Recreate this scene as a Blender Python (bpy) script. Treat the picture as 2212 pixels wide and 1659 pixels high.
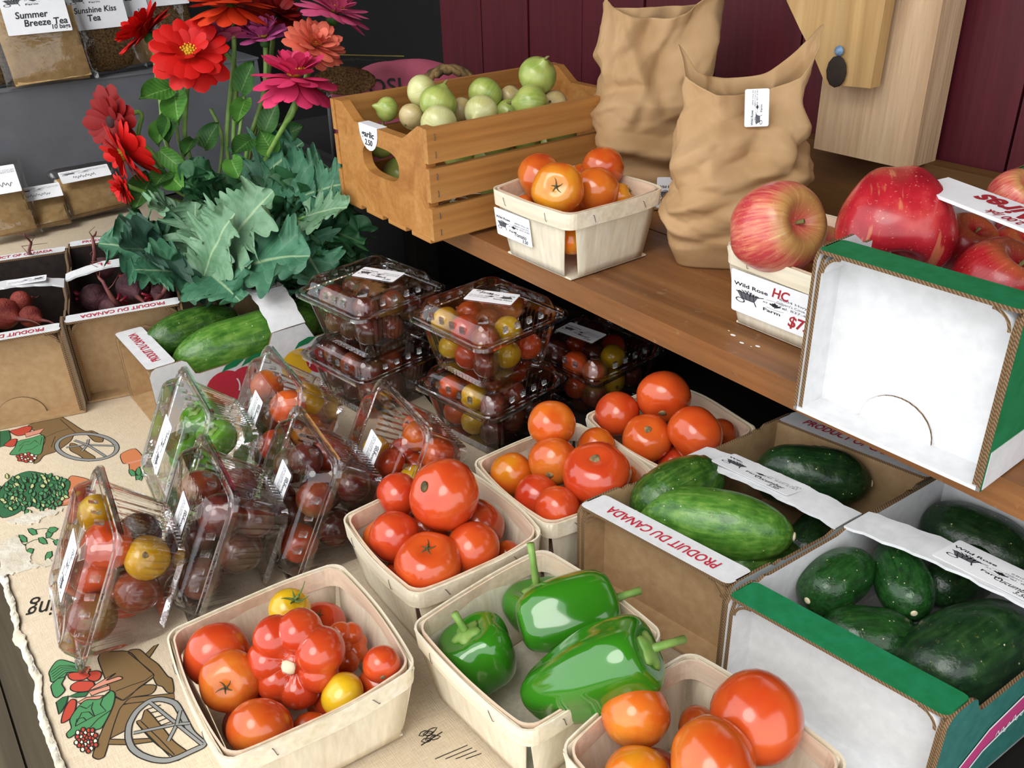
import bpy, bmesh, math, random
from math import sin, cos, pi, sqrt, radians, atan2, exp
from mathutils import Vector, Matrix, Euler, noise, Quaternion

for _o in list(bpy.data.objects):
    bpy.data.objects.remove(_o, do_unlink=True)
SC = bpy.context.scene
COL = SC.collection
rnd = random.Random(7)

# ------------------------------------------------------------ camera
# world frame: X runs along the market table (to the right), Y goes from the
# table's front edge to the wall, Z up, table top at z = 0.  Metres.
FPX, PITCH, ROLL, YAW, CAMH = 1960.0, radians(28.8), radians(2.0), radians(54.7), 0.65
_fh = Vector((-sin(YAW), cos(YAW), 0)); _xh = Vector((cos(YAW), sin(YAW), 0)); _zz = Vector((0, 0, 1))
_up = sin(PITCH)*_fh + cos(PITCH)*_zz
CF = cos(PITCH)*_fh - sin(PITCH)*_zz
CR = cos(ROLL)*_xh - sin(ROLL)*_up
CU = sin(ROLL)*_xh + cos(ROLL)*_up
CO = Vector((0, 0, CAMH))
_cd = bpy.data.cameras.new('camera'); CAM = bpy.data.objects.new('camera', _cd); COL.objects.link(CAM)
_cd.sensor_width = 36.0; _cd.lens = FPX/2212*36.0; _cd.clip_start = 0.02; _cd.clip_end = 60
CAM.matrix_world = Matrix(((CR.x, CU.x, -CF.x, CO.x), (CR.y, CU.y, -CF.y, CO.y), (CR.z, CU.z, -CF.z, CO.z), (0, 0, 0, 1)))
SC.camera = CAM

def ray(x, y): return (x-1106.0)/FPX*CR - (y-829.5)/FPX*CU + CF
def P(x, y, z):
    """measured point of the photograph at a known height z"""
    d = ray(x, y); return CO + d*((z-CAMH)/d.z)
def PD(x, y, t): return CO + ray(x, y)*t
def depth(p): return (Vector(p)-CO).dot(CF)

# ------------------------------------------------------------ light
W = bpy.data.worlds.new('overcast_daylight'); SC.world = W; W.use_nodes = True
_bg = W.node_tree.nodes['Background']
_bg.inputs[0].default_value = (0.93, 0.97, 1.0, 1); _bg.inputs[1].default_value = 2.2
_sun = bpy.data.lights.new('sun', 'SUN'); _sun.energy = 1.6; _sun.angle = radians(35); _sun.color = (1, .97, .92)
SUN = bpy.data.objects.new('sun', _sun); COL.objects.link(SUN)
SUN.rotation_euler = Vector((-.30, .62, -.85)).to_track_quat('-Z', 'Y').to_euler()
SUN.location = (0.3, -1.5, 3)
SC.view_settings.view_transform = 'Standard'; SC.view_settings.look = 'None'
SC.view_settings.exposure = 0.0; SC.view_settings.gamma = 1.0; SC.view_settings.use_curve_mapping = False
SC.cycles.transparent_max_bounces = 40
SC.cycles.max_bounces = 8

# ------------------------------------------------------------ materials
def lin(h):
    h = h.lstrip('#'); o = []
    for i in (0, 2, 4):
        c = int(h[i:i+2], 16)/255; o.append(c/12.92 if c <= .04045 else ((c+.055)/1.055)**2.4)
    return (o[0], o[1], o[2], 1)
MATS = {}
class NT:
    def __init__(s, name):
        s.m = bpy.data.materials.new(name); s.m.use_nodes = True; s.t = s.m.node_tree
        s.b = s.t.nodes['Principled BSDF']; s.out = s.t.nodes['Material Output']; MATS[name] = s.m
    def n(s, k, **kw):
        x = s.t.nodes.new('ShaderNode'+k)
        for a, v in kw.items(): setattr(x, a, v)
        return x
    def l(s, a, b): s.t.links.new(a, b)
    def coords(s, scale=(1, 1, 1), kind='Object', rot=(0, 0, 0)):
        tc = s.n('TexCoord'); mp = s.n('Mapping'); mp.inputs['Scale'].default_value = scale; mp.inputs['Rotation'].default_value = rot
        s.l(tc.outputs[kind], mp.inputs[0]); return mp.outputs[0]
    def noise(s, vec, scale, detail=4, rough=.55, dist=0):
        x = s.n('TexNoise'); x.inputs['Scale'].default_value = scale; x.inputs['Detail'].default_value = detail
        x.inputs['Roughness'].default_value = rough; x.inputs['Distortion'].default_value = dist
        if vec is not None: s.l(vec, x.inputs['Vector'])
        return x.outputs[0]
    def ramp(s, fac, stops):
        x = s.n('ValToRGB'); e = x.color_ramp.elements
        while len(e) < len(stops): e.new(.5)
        for i, (p, c) in enumerate(stops): e[i].position = p; e[i].color = lin(c) if isinstance(c, str) else c
        s.l(fac, x.inputs[0]); return x.outputs[0]
    def mix(s, fac, a, b, mode='MIX'):
        x = s.n('MixRGB', blend_type=mode)
        for i, v in ((0, fac), (1, a), (2, b)):
            if hasattr(v, 'is_linked'): s.l(v, x.inputs[i])
            elif i == 0: x.inputs[0].default_value = v
            else: x.inputs[i].default_value = lin(v) if isinstance(v, str) else v
        return x.outputs[0]
    def math(s, op, a, b=0.0):
        x = s.n('Math', operation=op)
        for i, v in enumerate((a, b)):
            if hasattr(v, 'is_linked'): s.l(v, x.inputs[i])
            else: x.inputs[i].default_value = v
        return x.outputs[0]
    def base(s, c):
        if hasattr(c, 'is_linked'): s.l(c, s.b.inputs['Base Color'])
        else: s.b.inputs['Base Color'].default_value = lin(c) if isinstance(c, str) else c
    def bump(s, h, dist=.001, strength=.6):
        x = s.n('Bump'); x.inputs['Strength'].default_value = strength; x.inputs['Distance'].default_value = dist
        s.l(h, x.inputs['Height']); s.l(x.outputs[0], s.b.inputs['Normal'])
    def set(s, **k):
        for a, v in k.items(): s.b.inputs[a.replace('_', ' ')].default_value = v
        return s

def simple(name, c1, c2=None, scale=30, rough=.6, bump=0, bscale=None, stretch=(1, 1, 1), stops=(.35, .65), spec=.5, detail=4, coat=0, sss=0, kind='Object'):
    m = NT(name); m.set(Roughness=rough, Specular_IOR_Level=spec, Coat_Weight=coat)
    v = m.coords(stretch, kind)
    if c2:
        m.base(m.ramp(m.noise(v, scale, detail), [(stops[0], c1), (stops[1], c2)]))
    else: m.base(c1)
    if bump: m.bump(m.noise(v, bscale or scale*3, 5), bump)
    if sss:
        m.set(Subsurface_Weight=sss, Subsurface_Scale=.006); m.b.inputs['Subsurface Radius'].default_value = (1, .4, .2)
    return m.m

def wood(name, a, b, c, axis=0, scale=6, rough=.5, bump=.0006, coat=0, patch=None):
    m = NT(name); m.set(Roughness=rough, Coat_Weight=coat, Coat_Roughness=.25, Specular_IOR_Level=.35)
    st = [14, 14, 14]; st[axis] = .8
    v = m.coords(tuple(st))
    n1 = m.noise(v, scale*.25, 6, .65, 1.2); n2 = m.noise(v, scale*2.2, 3)
    col = m.ramp(n1, [(.3, a), (.5, b), (.72, c)])
    col = m.mix(m.ramp(n2, [(.35, '#000000'), (.7, '#ffffff')]), m.mix(.18, col, '#2a1608', 'MULTIPLY'), col)
    if patch:
        pv = m.coords((2.2, 5, 5)); col = m.mix(m.ramp(m.noise(pv, 1.6, 5, .6), [(.50, '#000000'), (.66, '#a0a0a0')]), col, patch)
        col = m.mix(m.ramp(m.noise(m.coords(), 60, 3, .7), [(.62, '#000000'), (.72, '#707070')]), col, '#c9b79c')
    m.base(col); m.bump(n2, bump); return m.m

def tomato_mat(name, stops, shoulder=None, rough=.16, var=.05):
    m = NT(name); m.set(Roughness=rough, Specular_IOR_Level=.55, Coat_Weight=.35, Coat_Roughness=.08)
    v = m.coords(); tc = m.n('ObjectInfo')
    n = m.noise(v, 1.1, 2, .4)
    col = m.ramp(n, stops)
    if shoulder:
        sp = m.n('SeparateXYZ'); m.l(v, sp.inputs[0])
        zz = m.math('ADD', sp.outputs[2], m.math('MULTIPLY', m.math('SUBTRACT', m.noise(v, 3, 3), .5), .8))
        f = m.ramp(zz, [(.35, '#000000'), (.95, '#ffffff')])
        col = m.mix(m.mix(.75, '#000000', f), col, shoulder)
    hs = m.n('HueSaturation'); m.l(col, hs.inputs['Color'])
    r = tc.outputs['Random']
    m.l(m.math('ADD', m.math('MULTIPLY', r, .012), .495), hs.inputs['Hue'])
    m.l(m.math('ADD', m.math('MULTIPLY', r, .20), .82), hs.inputs['Value'])
    sp2 = m.ramp(m.noise(v, 26, 2), [(.70, '#000000'), (.76, '#ffffff')])
    m.base(m.mix(m.mix(.35, '#000000', sp2), hs.outputs[0], '#c98a3a'))
    m.set(Subsurface_Weight=.12, Subsurface_Scale=.006)
    m.bump(m.noise(v, 60, 2), .0002, .15)
    return m.m
T_RED = tomato_mat('tomato_skin_red', [(.3, '#c8421c'), (.7, '#d75823')])
T_ORG = tomato_mat('tomato_skin_orange_red', [(.3, '#cf4f1b'), (.7, '#da7024')], '#d98c32')
T_YORG = tomato_mat('tomato_skin_amber', [(.3, '#d98a1c'), (.7, '#d9601c')], '#dba031')
T_YEL = tomato_mat('tomato_skin_yellow', [(.3, '#d9a516'), (.7, '#e2b82a')])
T_BRN = tomato_mat('tomato_skin_brown_red', [(.3, '#7a2f20'), (.7, '#8f4426')], '#7d6a33')
T_RBR = tomato_mat('tomato_skin_russet', [(.3, '#a83618'), (.7, '#b5531f')])
T_PUR = tomato_mat('tomato_skin_dark_purple', [(.3, '#52211e'), (.7, '#6d3226')], '#5d4a2a')
TM = dict(r=T_RED, o=T_ORG, a=T_YORG, y=T_YEL, b=T_BRN, s=T_RBR, p=T_PUR)

def angular(m, v, ka, kz):
    sp = m.n('SeparateXYZ'); m.l(v, sp.inputs[0])
    an = m.math('ARCTAN2', sp.outputs[1], sp.outputs[0])
    cb = m.n('CombineXYZ')
    m.l(m.math('MULTIPLY', m.math('COSINE', an), ka), cb.inputs[0]); m.l(m.math('MULTIPLY', m.math('SINE', an), ka), cb.inputs[1])
    m.l(m.math('MULTIPLY', sp.outputs[2], kz), cb.inputs[2])
    return cb.outputs[0], sp.outputs[2]
def apple_mat(name, ground, mid, red, stops, sh=.6):
    m = NT(name); m.set(Roughness=.28, Specular_IOR_Level=.45, Coat_Weight=.15)
    v = m.coords(); a, z = angular(m, v, 9, 1.2)
    n1 = m.noise(a, 1.6, 4, .6); n2 = m.noise(v, 1.0, 2)
    f = m.math('ADD', m.math('MULTIPLY', n1, .75), m.math('MULTIPLY', n2, .45))
    col = m.ramp(f, [(stops[0], ground), (stops[1], mid), (stops[2], red)])
    zf = m.ramp(z, [(.55, '#000000'), (.82, '#ffffff')])
    col = m.mix(m.mix(sh, '#000000', zf), col, '#9aa04a')
    d = m.ramp(m.noise(v, 22, 1), [(.68, '#000000'), (.74, '#ffffff')])
    m.base(m.mix(m.mix(.4, '#000000', d), col, '#e6c48a')); return m.m
A_STR = apple_mat('apple_skin_streaked', '#e0b272', '#d98064', '#c04347', (.37, .48, .66))
def apple_plain():
    m = NT('apple_skin_scarred'); m.set(Roughness=.26, Specular_IOR_Level=.45, Coat_Weight=.15)
    v = m.coords(); col = m.ramp(m.noise(v, 1.4, 4), [(.3, '#8f1420'), (.55, '#b3242e'), (.75, '#cf5048')])
    sc = m.ramp(m.noise(m.coords((3.2, .5, .6)), 1.1, 3, .6), [(.62, '#000000'), (.66, '#ffffff')])
    d = m.ramp(m.noise(v, 22, 1), [(.68, '#000000'), (.74, '#ffffff')])
    col = m.mix(m.mix(.55, '#000000', sc), col, '#c9835a'); m.base(m.mix(m.mix(.4, '#000000', d), col, '#e0a884')); return m.m
A_SCAR = apple_plain()
A_RED = apple_mat('apple_skin_red', '#c9564a', '#b3282e', '#97161f', (.30, .48, .7), .3)
def onion_mat(name, a, b, c):
    m = NT(name); m.set(Roughness=.3, Specular_IOR_Level=.5, Coat_Weight=.2)
    v = m.coords(); an, z = angular(m, v, 5, .5)
    n1 = m.noise(an, 2.2, 3, .6); n2 = m.noise(v, .9, 2)
    m.base(m.mix(m.ramp(n1, [(.35, '#000000'), (.7, '#8f8f8f')]), m.ramp(n2, [(.35, a), (.65, b)]), c)); return m.m
ON_G = onion_mat('onion_skin_green', '#7f9a3c', '#a9b45a', '#d5cf8e')
ON_W = onion_mat('onion_skin_pale', '#cfcf92', '#b9b66a', '#ece4bd')
ON_T = onion_mat('onion_skin_papery', '#c9b483', '#b59d64', '#e3d3a8')
def cuke_mat(name, dark, mid, pale, tip, spots, gloss=.3, stripes=False):
    m = NT(name); m.set(Roughness=gloss, Specular_IOR_Level=.5)
    v = m.coords(); a = m.coords((1.1, 7, 7))
    n1 = m.noise(a, 1.3, 3); n2 = m.noise(v, 2.3, 4)
    sp = m.n('SeparateXYZ'); m.l(v, sp.inputs[0])
    f = m.math('ADD', m.math('MULTIPLY', n1, .55), m.math('MULTIPLY', n2, .45))
    col = m.ramp(f, [(.36, dark), (.5, mid), (.66, pale)])
    # pale blossom end with streaks (local -X)
    e = m.math('ADD', m.math('MULTIPLY', sp.outputs[0], -.42), m.math('MULTIPLY', n1, 1.1))
    col = m.mix(m.ramp(e, [(1.0, '#000000'), (1.35, '#d0d0d0')]), col, tip)
    if stripes:
        an = m.math('ARCTAN2', sp.outputs[2], sp.outputs[1])
        w = m.math('ADD', m.math('SINE', m.math('MULTIPLY', an, 9)), m.math('MULTIPLY', n2, .6))
        w = m.math('SUBTRACT', w, m.math('MULTIPLY', m.math('ADD', sp.outputs[0], .9), .20))
        col = m.mix(m.ramp(w, [(1.0, '#000000'), (1.22, '#b0b0b0')]), col, '#cfc878')
    s1 = m.ramp(m.noise(v, 7, 5, .8), [(.60, '#000000'), (.68, '#ffffff')])
    col = m.mix(m.mix(spots, '#000000', s1), col, '#b6b25a')
    vo = m.n('TexVoronoi'); vo.inputs['Scale'].default_value = 3.0; m.l(v, vo.inputs['Vector'])
    dots = m.ramp(vo.outputs['Distance'], [(.055, '#ffffff'), (.085, '#000000')])
    m.base(m.mix(m.mix(.8, '#000000', dots), col, '#d9d6a8'))
    m.bump(m.math('ADD', n2, m.math('MULTIPLY', dots, .5)), .0025, .6); return m.m
CK_P = cuke_mat('cucumber_skin_pale', '#315c1c', '#4b7a2a', '#6f9440', '#dccf83', .25, stripes=True)
CK_M = cuke_mat('cucumber_skin_mid', '#1f4213', '#33591c', '#557630', '#c9c27a', .3)
CK_D = cuke_mat('cucumber_skin_dark', '#0f2614', '#18371a', '#2a4a23', '#5c6f32', .3)
CK_S = cuke_mat('cucumber_skin_smooth_dark', '#123013', '#1c441b', '#285424', '#4c6a2c', .12, .24)
def pepper_mat():
    m = NT('pepper_skin'); m.set(Roughness=.12, Specular_IOR_Level=.6, Coat_Weight=.6, Coat_Roughness=.06)
    v = m.coords(); m.base(m.ramp(m.noise(v, 1.6, 3), [(.3, '#226210'), (.55, '#358018'), (.75, '#4d9726')]))
    m.bump(m.noise(v, 4, 3), .004, .25); m.set(Subsurface_Weight=.08, Subsurface_Scale=.005); return m.m
PEP = pepper_mat()
BEET = simple('beet_skin', '#43202a', '#6b3e42', 2.2, .55, .004, 9)
BEETR = simple('beet_skin_red', '#8c2f2a', '#a64a3a', 2.2, .5, .004, 9)
BROOT = simple('beet_root', '#6b3138', '#8a5348', 60, .7)
BSTEM = simple('beet_stem', '#7d0f22', '#a5263a', 40, .4)
G_STEM = simple('green_stem', '#5d8a35', '#86a452', 40, .5, 0)
D_STEM = simple('dry_stem', '#6f6a3a', '#8d8450', 60, .8)
CALYX = simple('dried_calyx', '#3d3a20', '#5e5a2e', 80, .8)
CALYXG = simple('green_calyx', '#4c6428', '#70833d', 80, .7)
SCAR = simple('stem_scar', '#5d4a2c', '#97825a', 5, .9)
BLOSSOM = simple('blossom_scar', '#d6c6a0', '#e8dcc0', 5, .8)

VENEER = wood('basket_veneer', '#e2d3b8', '#eee3cb', '#f6eedd', 2, 5, .6, .0004)
VENH = wood('basket_veneer_band', '#e2d2b4', '#eee2c8', '#f6eddb', 0, 5, .6, .0004)
VENPINK = wood('basket_veneer_inside', '#dfbfa0', '#e9cfb4', '#efdcc4', 0, 5, .6, .0004)
STAPLE = simple('staple_steel', '#6f6f72', None, rough=.35); STAPLE.node_tree.nodes['Principled BSDF'].inputs['Metallic'].default_value = .8
CRATEW = wood('crate_pine', '#a06832', '#b98145', '#c99556', 0, 5, .42, .0004, .1)
CRATEE = wood('crate_pine_end', '#9f662f', '#b67d41', '#c69052', 1, 5, .42, .0004, .1)
SHELFW = wood('shelf_wood', '#6d4526', '#8a5c36', '#a07146', 0, 4, .42, .0008, patch='#a3602c')
POSTW = wood('rough_post', '#ae8a68', '#c8a783', '#d8bb98', 2, 5, .8, .002)
BRACEW = wood('brace_board', '#a07a48', '#bd9762', '#cfae7c', 2, 3, .7, .001)
LEDGW = wood('ledger_wood', '#4a3018', '#63421f', '#74502a', 0, 4, .6)
REDW = wood('dark_red_paint', '#3f0b12', '#54131e', '#661d27', 2, 3, .55, .0012)
BLACKW = simple('painted_shade_black', '#070606', '#0c0a0a', 10, .9)  # near-black colour stands in for shade on walls, bench and under-shelf board
FLOORW = wood('floor_boards', '#3d352a', '#574c3b', '#6b5f4a', 0, 2, .8)
ROOFW = wood('roof_boards', '#3a2a1d', '#463322', '#54402c', 0, 2, .8)
GREYP = simple('grey_painted_board', '#5b5c61', '#65666b', 8, .6, .0005, 60)

def cloth_mat():
    m = NT('tablecloth_linen'); m.set(Roughness=.9, Specular_IOR_Level=.1)
    v = m.coords(); w = m.coords((1, .08, 1)); w2 = m.coords((.08, 1, 1))
    n = m.math('MULTIPLY', m.math('ADD', m.noise(w, 1100, 1), m.noise(w2, 1100, 1)), .5)
    big = m.noise(v, 9, 4)
    col = m.mix(m.ramp(n, [(.30, '#000000'), (.7, '#ffffff')]), '#c0ab8e', '#dacbb3')
    m.base(m.mix(m.ramp(big, [(.4, '#000000'), (.7, '#8a8a8a')]), col, '#d5c6ae'))
    m.bump(m.math('ADD', n, m.math('MULTIPLY', big, 3)), .0012, .5); return m.m
CLOTH = cloth_mat()
BATTING = simple('white_batting', '#c9bda6', '#ded6c6', 40, .95, .003, 120)
DARKW = wood('shade_dark_wood', '#0d0a08', '#15100c', '#1c1611', 0, 3, .7)  # wood darkened to near-black to paint in the shade under the shelf

def card(name, c1, c2, flute=False):
    m = NT(name); m.set(Roughness=.7, Specular_IOR_Level=.3)
    v = m.coords(); n = m.noise(v, 90, 4)
    m.base(m.ramp(n, [(.35, c1), (.65, c2)])); m.bump(m.noise(v, 25, 3), .0006, .4); return m.m
KRAFT = card('kraft_card', '#a2825c', '#ae9069')
WHITEC = card('white_card', '#d2d2d3', '#dcdcdd')
GREENC = card('green_card', '#0f6b3c', '#17774a')
TEALC = card('teal_card', '#2c6660', '#35736c')
def flute_mat():
    m = NT('corrugated_edge'); m.set(Roughness=.9)
    v = m.coords(); sp = m.n('SeparateXYZ'); m.l(v, sp.inputs[0])
    s = m.math('ADD', m.math('ADD', sp.outputs[0], sp.outputs[1]), sp.outputs[2])
    w = m.math('SINE', m.math('MULTIPLY', s, 1900))
    m.base(m.ramp(w, [(.2, '#5a432a'), (.8, '#8d7050')])); return m.m
FLUTE = flute_mat()
LABELW = simple('label_paper', '#e9e9ec', '#f2f2f4', 20, .55)
INK = simple('black_ink', '#1c1c22', None, rough=.6)
INKG = simple('grey_ink', '#5a5a62', None, rough=.6)
INKR = simple('red_ink', '#a3202c', None, rough=.6)
PRINTR = simple('red_print', '#b8243a', None, rough=.6)
PRINTY = simple('yellow_print', '#e0b022', None, rough=.6)
PRINTP = simple('pink_print', '#c0407c', None, rough=.6)
PURPLEP = simple('purple_print', '#7d1c58', None, rough=.6)

def plastic(name, tint, fac, rough=.06, bump=.0012, bs=60):
    m = NT(name); m.t.nodes.remove(m.b)
    tr = m.n('BsdfTransparent'); tr.inputs[0].default_value = tint
    gl = m.n('BsdfGlossy'); gl.inputs['Roughness'].default_value = rough; gl.inputs[0].default_value = (1, 1, 1, 1)
    fr = m.n('Fresnel'); fr.inputs[0].default_value = 1.5
    v = m.coords(); b = m.n('Bump'); b.inputs['Strength'].default_value = .35; b.inputs['Distance'].default_value = bump
    m.l(m.noise(v, bs, 3), b.inputs['Height']); m.l(b.outputs[0], gl.inputs['Normal']); m.l(b.outputs[0], fr.inputs['Normal'])
    f = m.math('MINIMUM', m.math('MULTIPLY', fr.outputs[0], fac), .85)
    mx = m.n('MixShader'); m.l(f, mx.inputs[0]); m.l(tr.outputs[0], mx.inputs[1]); m.l(gl.outputs[0], mx.inputs[2])
    m.l(mx.outputs[0], m.out.inputs[0]); return m.m
PET = plastic('clear_plastic', (.975, .975, .98, 1), 1.35, .05)
FILM = plastic('clear_film', (.96, .96, .95, 1), 1.1, .1, .004, 40)
GLASS = plastic('jar_glass', (.86, .90, .88, 1), 1.3, .03, .0005, 20)

def bag_mat():
    m = NT('brown_paper'); m.set(Roughness=.75, Specular_IOR_Level=.25)
    v = m.coords(); m.base(m.ramp(m.noise(v, 14, 5), [(.3, '#a9845a'), (.7, '#bb9870')]))
    m.bump(m.noise(v, 30, 4, .5, .4), .0015, .5); return m.m
PAPER = bag_mat()
def leaf_mat(name, a, b, vein, rough=.5):
    m = NT(name); m.set(Roughness=rough, Specular_IOR_Level=.35)
    v = m.coords(); uv = m.coords((1, 1, 1), 'UV'); sp = m.n('SeparateXYZ'); m.l(uv, sp.inputs[0])
    col = m.ramp(m.noise(v, 38, 3), [(.35, a), (.65, b)])
    d = m.math('ABSOLUTE', m.math('SUBTRACT', sp.outputs[0], .5))
    mid = m.ramp(d, [(.012, '#ffffff'), (.03, '#000000')])
    k = m.math('ABSOLUTE', m.math('SINE', m.math('MULTIPLY', m.math('SUBTRACT', sp.outputs[1], m.math('MULTIPLY', d, .55)), 26)))
    side = m.ramp(k, [(.035, '#9a9a9a'), (.10, '#000000')])
    f = m.mix(1.0, mid, side, 'ADD')
    m.base(m.mix(m.mix(.6, '#000000', f), col, vein)); m.bump(m.math('ADD', m.noise(v, 60, 3), k), .0012, .4); return m.m
KALE_B = leaf_mat('kale_leaf_bluegreen', '#2f6046', '#47785a', '#9fb68a')
KALE_P = leaf_mat('kale_leaf_pale', '#587f5c', '#739676', '#a9bd92')
KALE_D = leaf_mat('kale_leaf_dark', '#1d3b30', '#2a4c3a', '#4d6a55')
KALE_C = leaf_mat('kale_leaf_curly', '#1f4a2c', '#336239', '#5d8255')
ZLEAF = leaf_mat('zinnia_leaf', '#3a6b24', '#548735', '#86a860')
ZLEAFD = leaf_mat('zinnia_leaf_dark', '#274f1f', '#3a6628', '#6a8a4c')
def petal_mat(name, a, b, tip=None):
    m = NT(name); m.set(Roughness=.55, Specular_IOR_Level=.25)
    v = m.coords((60, 500, 60)); m.base(m.ramp(m.noise(v, 1.0, 3), [(.3, a), (.7, b)])); return m.m
Z_RED = petal_mat('zinnia_petal_red', '#b00d0d', '#cc1a12')
Z_DRED = petal_mat('zinnia_petal_dark_red', '#6a0c0c', '#8c1210')
Z_ORG = petal_mat('zinnia_petal_scarlet', '#c22512', '#d8491f')
Z_HOT = petal_mat('zinnia_petal_hot_pink', '#c81f4f', '#dd4a78')
Z_PNK = petal_mat('zinnia_petal_pink', '#c43f70', '#d86c90')
Z_MAG = petal_mat('zinnia_petal_magenta', '#b0387a', '#c86aa0')
Z_COR = petal_mat('zinnia_petal_coral', '#dd5f4e', '#ea8467')
Z_DISC = simple('zinnia_disc', '#6b4a0c', '#c9a21e', 300, .8)
Z_DARK = simple('zinnia_dark_disc', '#22090a', '#3d1210', 200, .8)
TEAP = simple('tea_paper', '#ab8a5a', '#bf9d6b', 60, .8, .0006, 200)
TEAH = simple('loose_tea', '#3c2610', '#8a6a38', 260, .9, .002, 300)
PINKP = simple('pink_paper', '#b8556c', '#c4647a', 12, .75, .002, 30)
PINKM = simple('magenta_paper', '#b04a8a', '#bd5a98', 12, .75)
ROPE = simple('braided_rope', '#3d2e18', '#8f7345', 60, .9)
DARKPOT = simple('dark_soil', '#12100c', '#1d1812', 60, .9)
STRAW = simple('paper_shred', '#c8bfa8', '#ded8c6', 60, .9)
NAIL = simple('blue_nail', '#4a6a92', '#7d99b5', 200, .4)

# ------------------------------------------------------------ geometry helpers
class G:
    """collects geometry for ONE mesh object"""
    def __init__(s): s.v = []; s.f = []; s.m = []; s.uv = {}
    def add(s, vs, fs, mi=0):
        o = len(s.v); s.v += [tuple(v) for v in vs]
        for f in fs: s.f.append(tuple(i+o for i in f)); s.m.append(mi)
    def box(s, x0, x1, y0, y1, z0, z1, mi=0, M=None):
        vs = [Vector((x, y, z)) for z in (z0, z1) for y in (y0, y1) for x in (x0, x1)]
        if M: vs = [M @ v for v in vs]
        s.add(vs, [(0, 2, 3, 1), (4, 5, 7, 6), (0, 1, 5, 4), (2, 6, 7, 3), (0, 4, 6, 2), (1, 3, 7, 5)], mi); return s
    def loft(s, rings, capa=False, capb=False, closed=True, mi=0):
        n = len(rings[0]); vs = [v for r in rings for v in r]; fs = []
        for i in range(len(rings)-1):
            for j in range(n if closed else n-1):
                k = (j+1) % n; fs.append((i*n+j, i*n+k, (i+1)*n+k, (i+1)*n+j))
        if capa: fs.append(tuple(range(n-1, -1, -1)))
        if capb: fs.append(tuple((len(rings)-1)*n+j for j in range(n)))
        s.add(vs, fs, mi); return s
    def tube(s, pts, rad, n=8, mi=0, cap=True):
        pts = [Vector(p) for p in pts]; rings = []; prev = None
        for i, p in enumerate(pts):
            t = (pts[min(i+1, len(pts)-1)] - pts[max(i-1, 0)])
            if t.length < 1e-9: t = Vector((0, 0, 1))
            t.normalize()
            if prev is None: a = t.orthogonal().normalized()
            else:
                a = prev - t*prev.dot(t); a = a.normalized() if a.length > 1e-6 else t.orthogonal().normalized()
            prev = a; b = t.cross(a); r = rad(i/(len(pts)-1)) if callable(rad) else rad
            rings.append([p + (a*cos(2*pi*k/n) + b*sin(2*pi*k/n))*r for k in range(n)])
        return s.loft(rings, cap, cap, True, mi)
    def slab(s, outline, th, mf=0, mb=0, me=0, M=None):
        """2-D outline (x,y) extruded from z=0 to z=th; front material at z=th"""
        n = len(outline); M = M or Matrix()
        vs = [M @ Vector((x, y, 0)) for x, y in outline] + [M @ Vector((x, y, th)) for x, y in outline]
        o = len(s.v); s.v += [tuple(v) for v in vs]
        s.f.append(tuple(o+i for i in range(n-1, -1, -1))); s.m.append(mb)
        s.f.append(tuple(o+n+i for i in range(n))); s.m.append(mf)
        for i in range(n):
            j = (i+1) % n; s.f.append((o+i, o+j, o+n+j, o+n+i)); s.m.append(me)
        return s
    def globe(s, nu, nv, f, mi=0):
        vs = [f(0, 0)]
        for i in range(1, nv):
            for j in range(nu): vs.append(f(2*pi*j/nu, pi*i/nv))
        vs.append(f(0, pi)); fs = []
        for j in range(nu): fs.append((0, 1+j, 1+(j+1) % nu))
        for i in range(nv-2):
            for j in range(nu):
                a = 1+i*nu+j; b = 1+i*nu+(j+1) % nu; fs.append((a, a+nu, b+nu, b))
        e = len(vs)-1; o = 1+(nv-2)*nu
        for j in range(nu): fs.append((e, o+(j+1) % nu, o+j))
        s.add(vs, fs, mi); return s
    def grid(s, nu, nv, f, mi=0):
        """sheet f(u,v) with UV = (u,v)"""
        o = len(s.v)
        for i in range(nv+1):
            for j in range(nu+1):
                s.uv[len(s.v)] = (j/nu, i/nv); s.v.append(tuple(f(j/nu, i/nv)))
        for i in range(nv):
            for j in range(nu):
                a = o+i*(nu+1)+j; s.f.append((a, a+1, a+nu+2, a+nu+1)); s.m.append(mi)
        return s
    def stroke(s, pts, w, z=0.0, mi=0, close=False):
        """flat ribbon along a 2-D polyline (print)"""
        pts = [Vector((p[0], p[1])) for p in pts]
        if close: pts = pts + [pts[0]]
        L = []
        for i, p in enumerate(pts):
            t = pts[min(i+1, len(pts)-1)] - pts[max(i-1, 0)]
            if close and i in (0, len(pts)-1): t = pts[1] - pts[-2]
            t = t.normalized() if t.length > 1e-9 else Vector((1, 0)); nrm = Vector((-t.y, t.x))*w/2
            L += [(p.x-nrm.x, p.y-nrm.y, z), (p.x+nrm.x, p.y+nrm.y, z)]
        s.add(L, [(2*i, 2*i+2, 2*i+3, 2*i+1) for i in range(len(pts)-1)], mi); return s
    def flat(s, pts, z=0.0, mi=0):
        a = sum(pts[i][0]*pts[(i+1) % len(pts)][1]-pts[(i+1) % len(pts)][0]*pts[i][1] for i in range(len(pts)))
        if a < 0: pts = pts[::-1]
        s.add([(p[0], p[1], z) for p in pts], [tuple(range(len(pts)))], mi); return s
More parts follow.
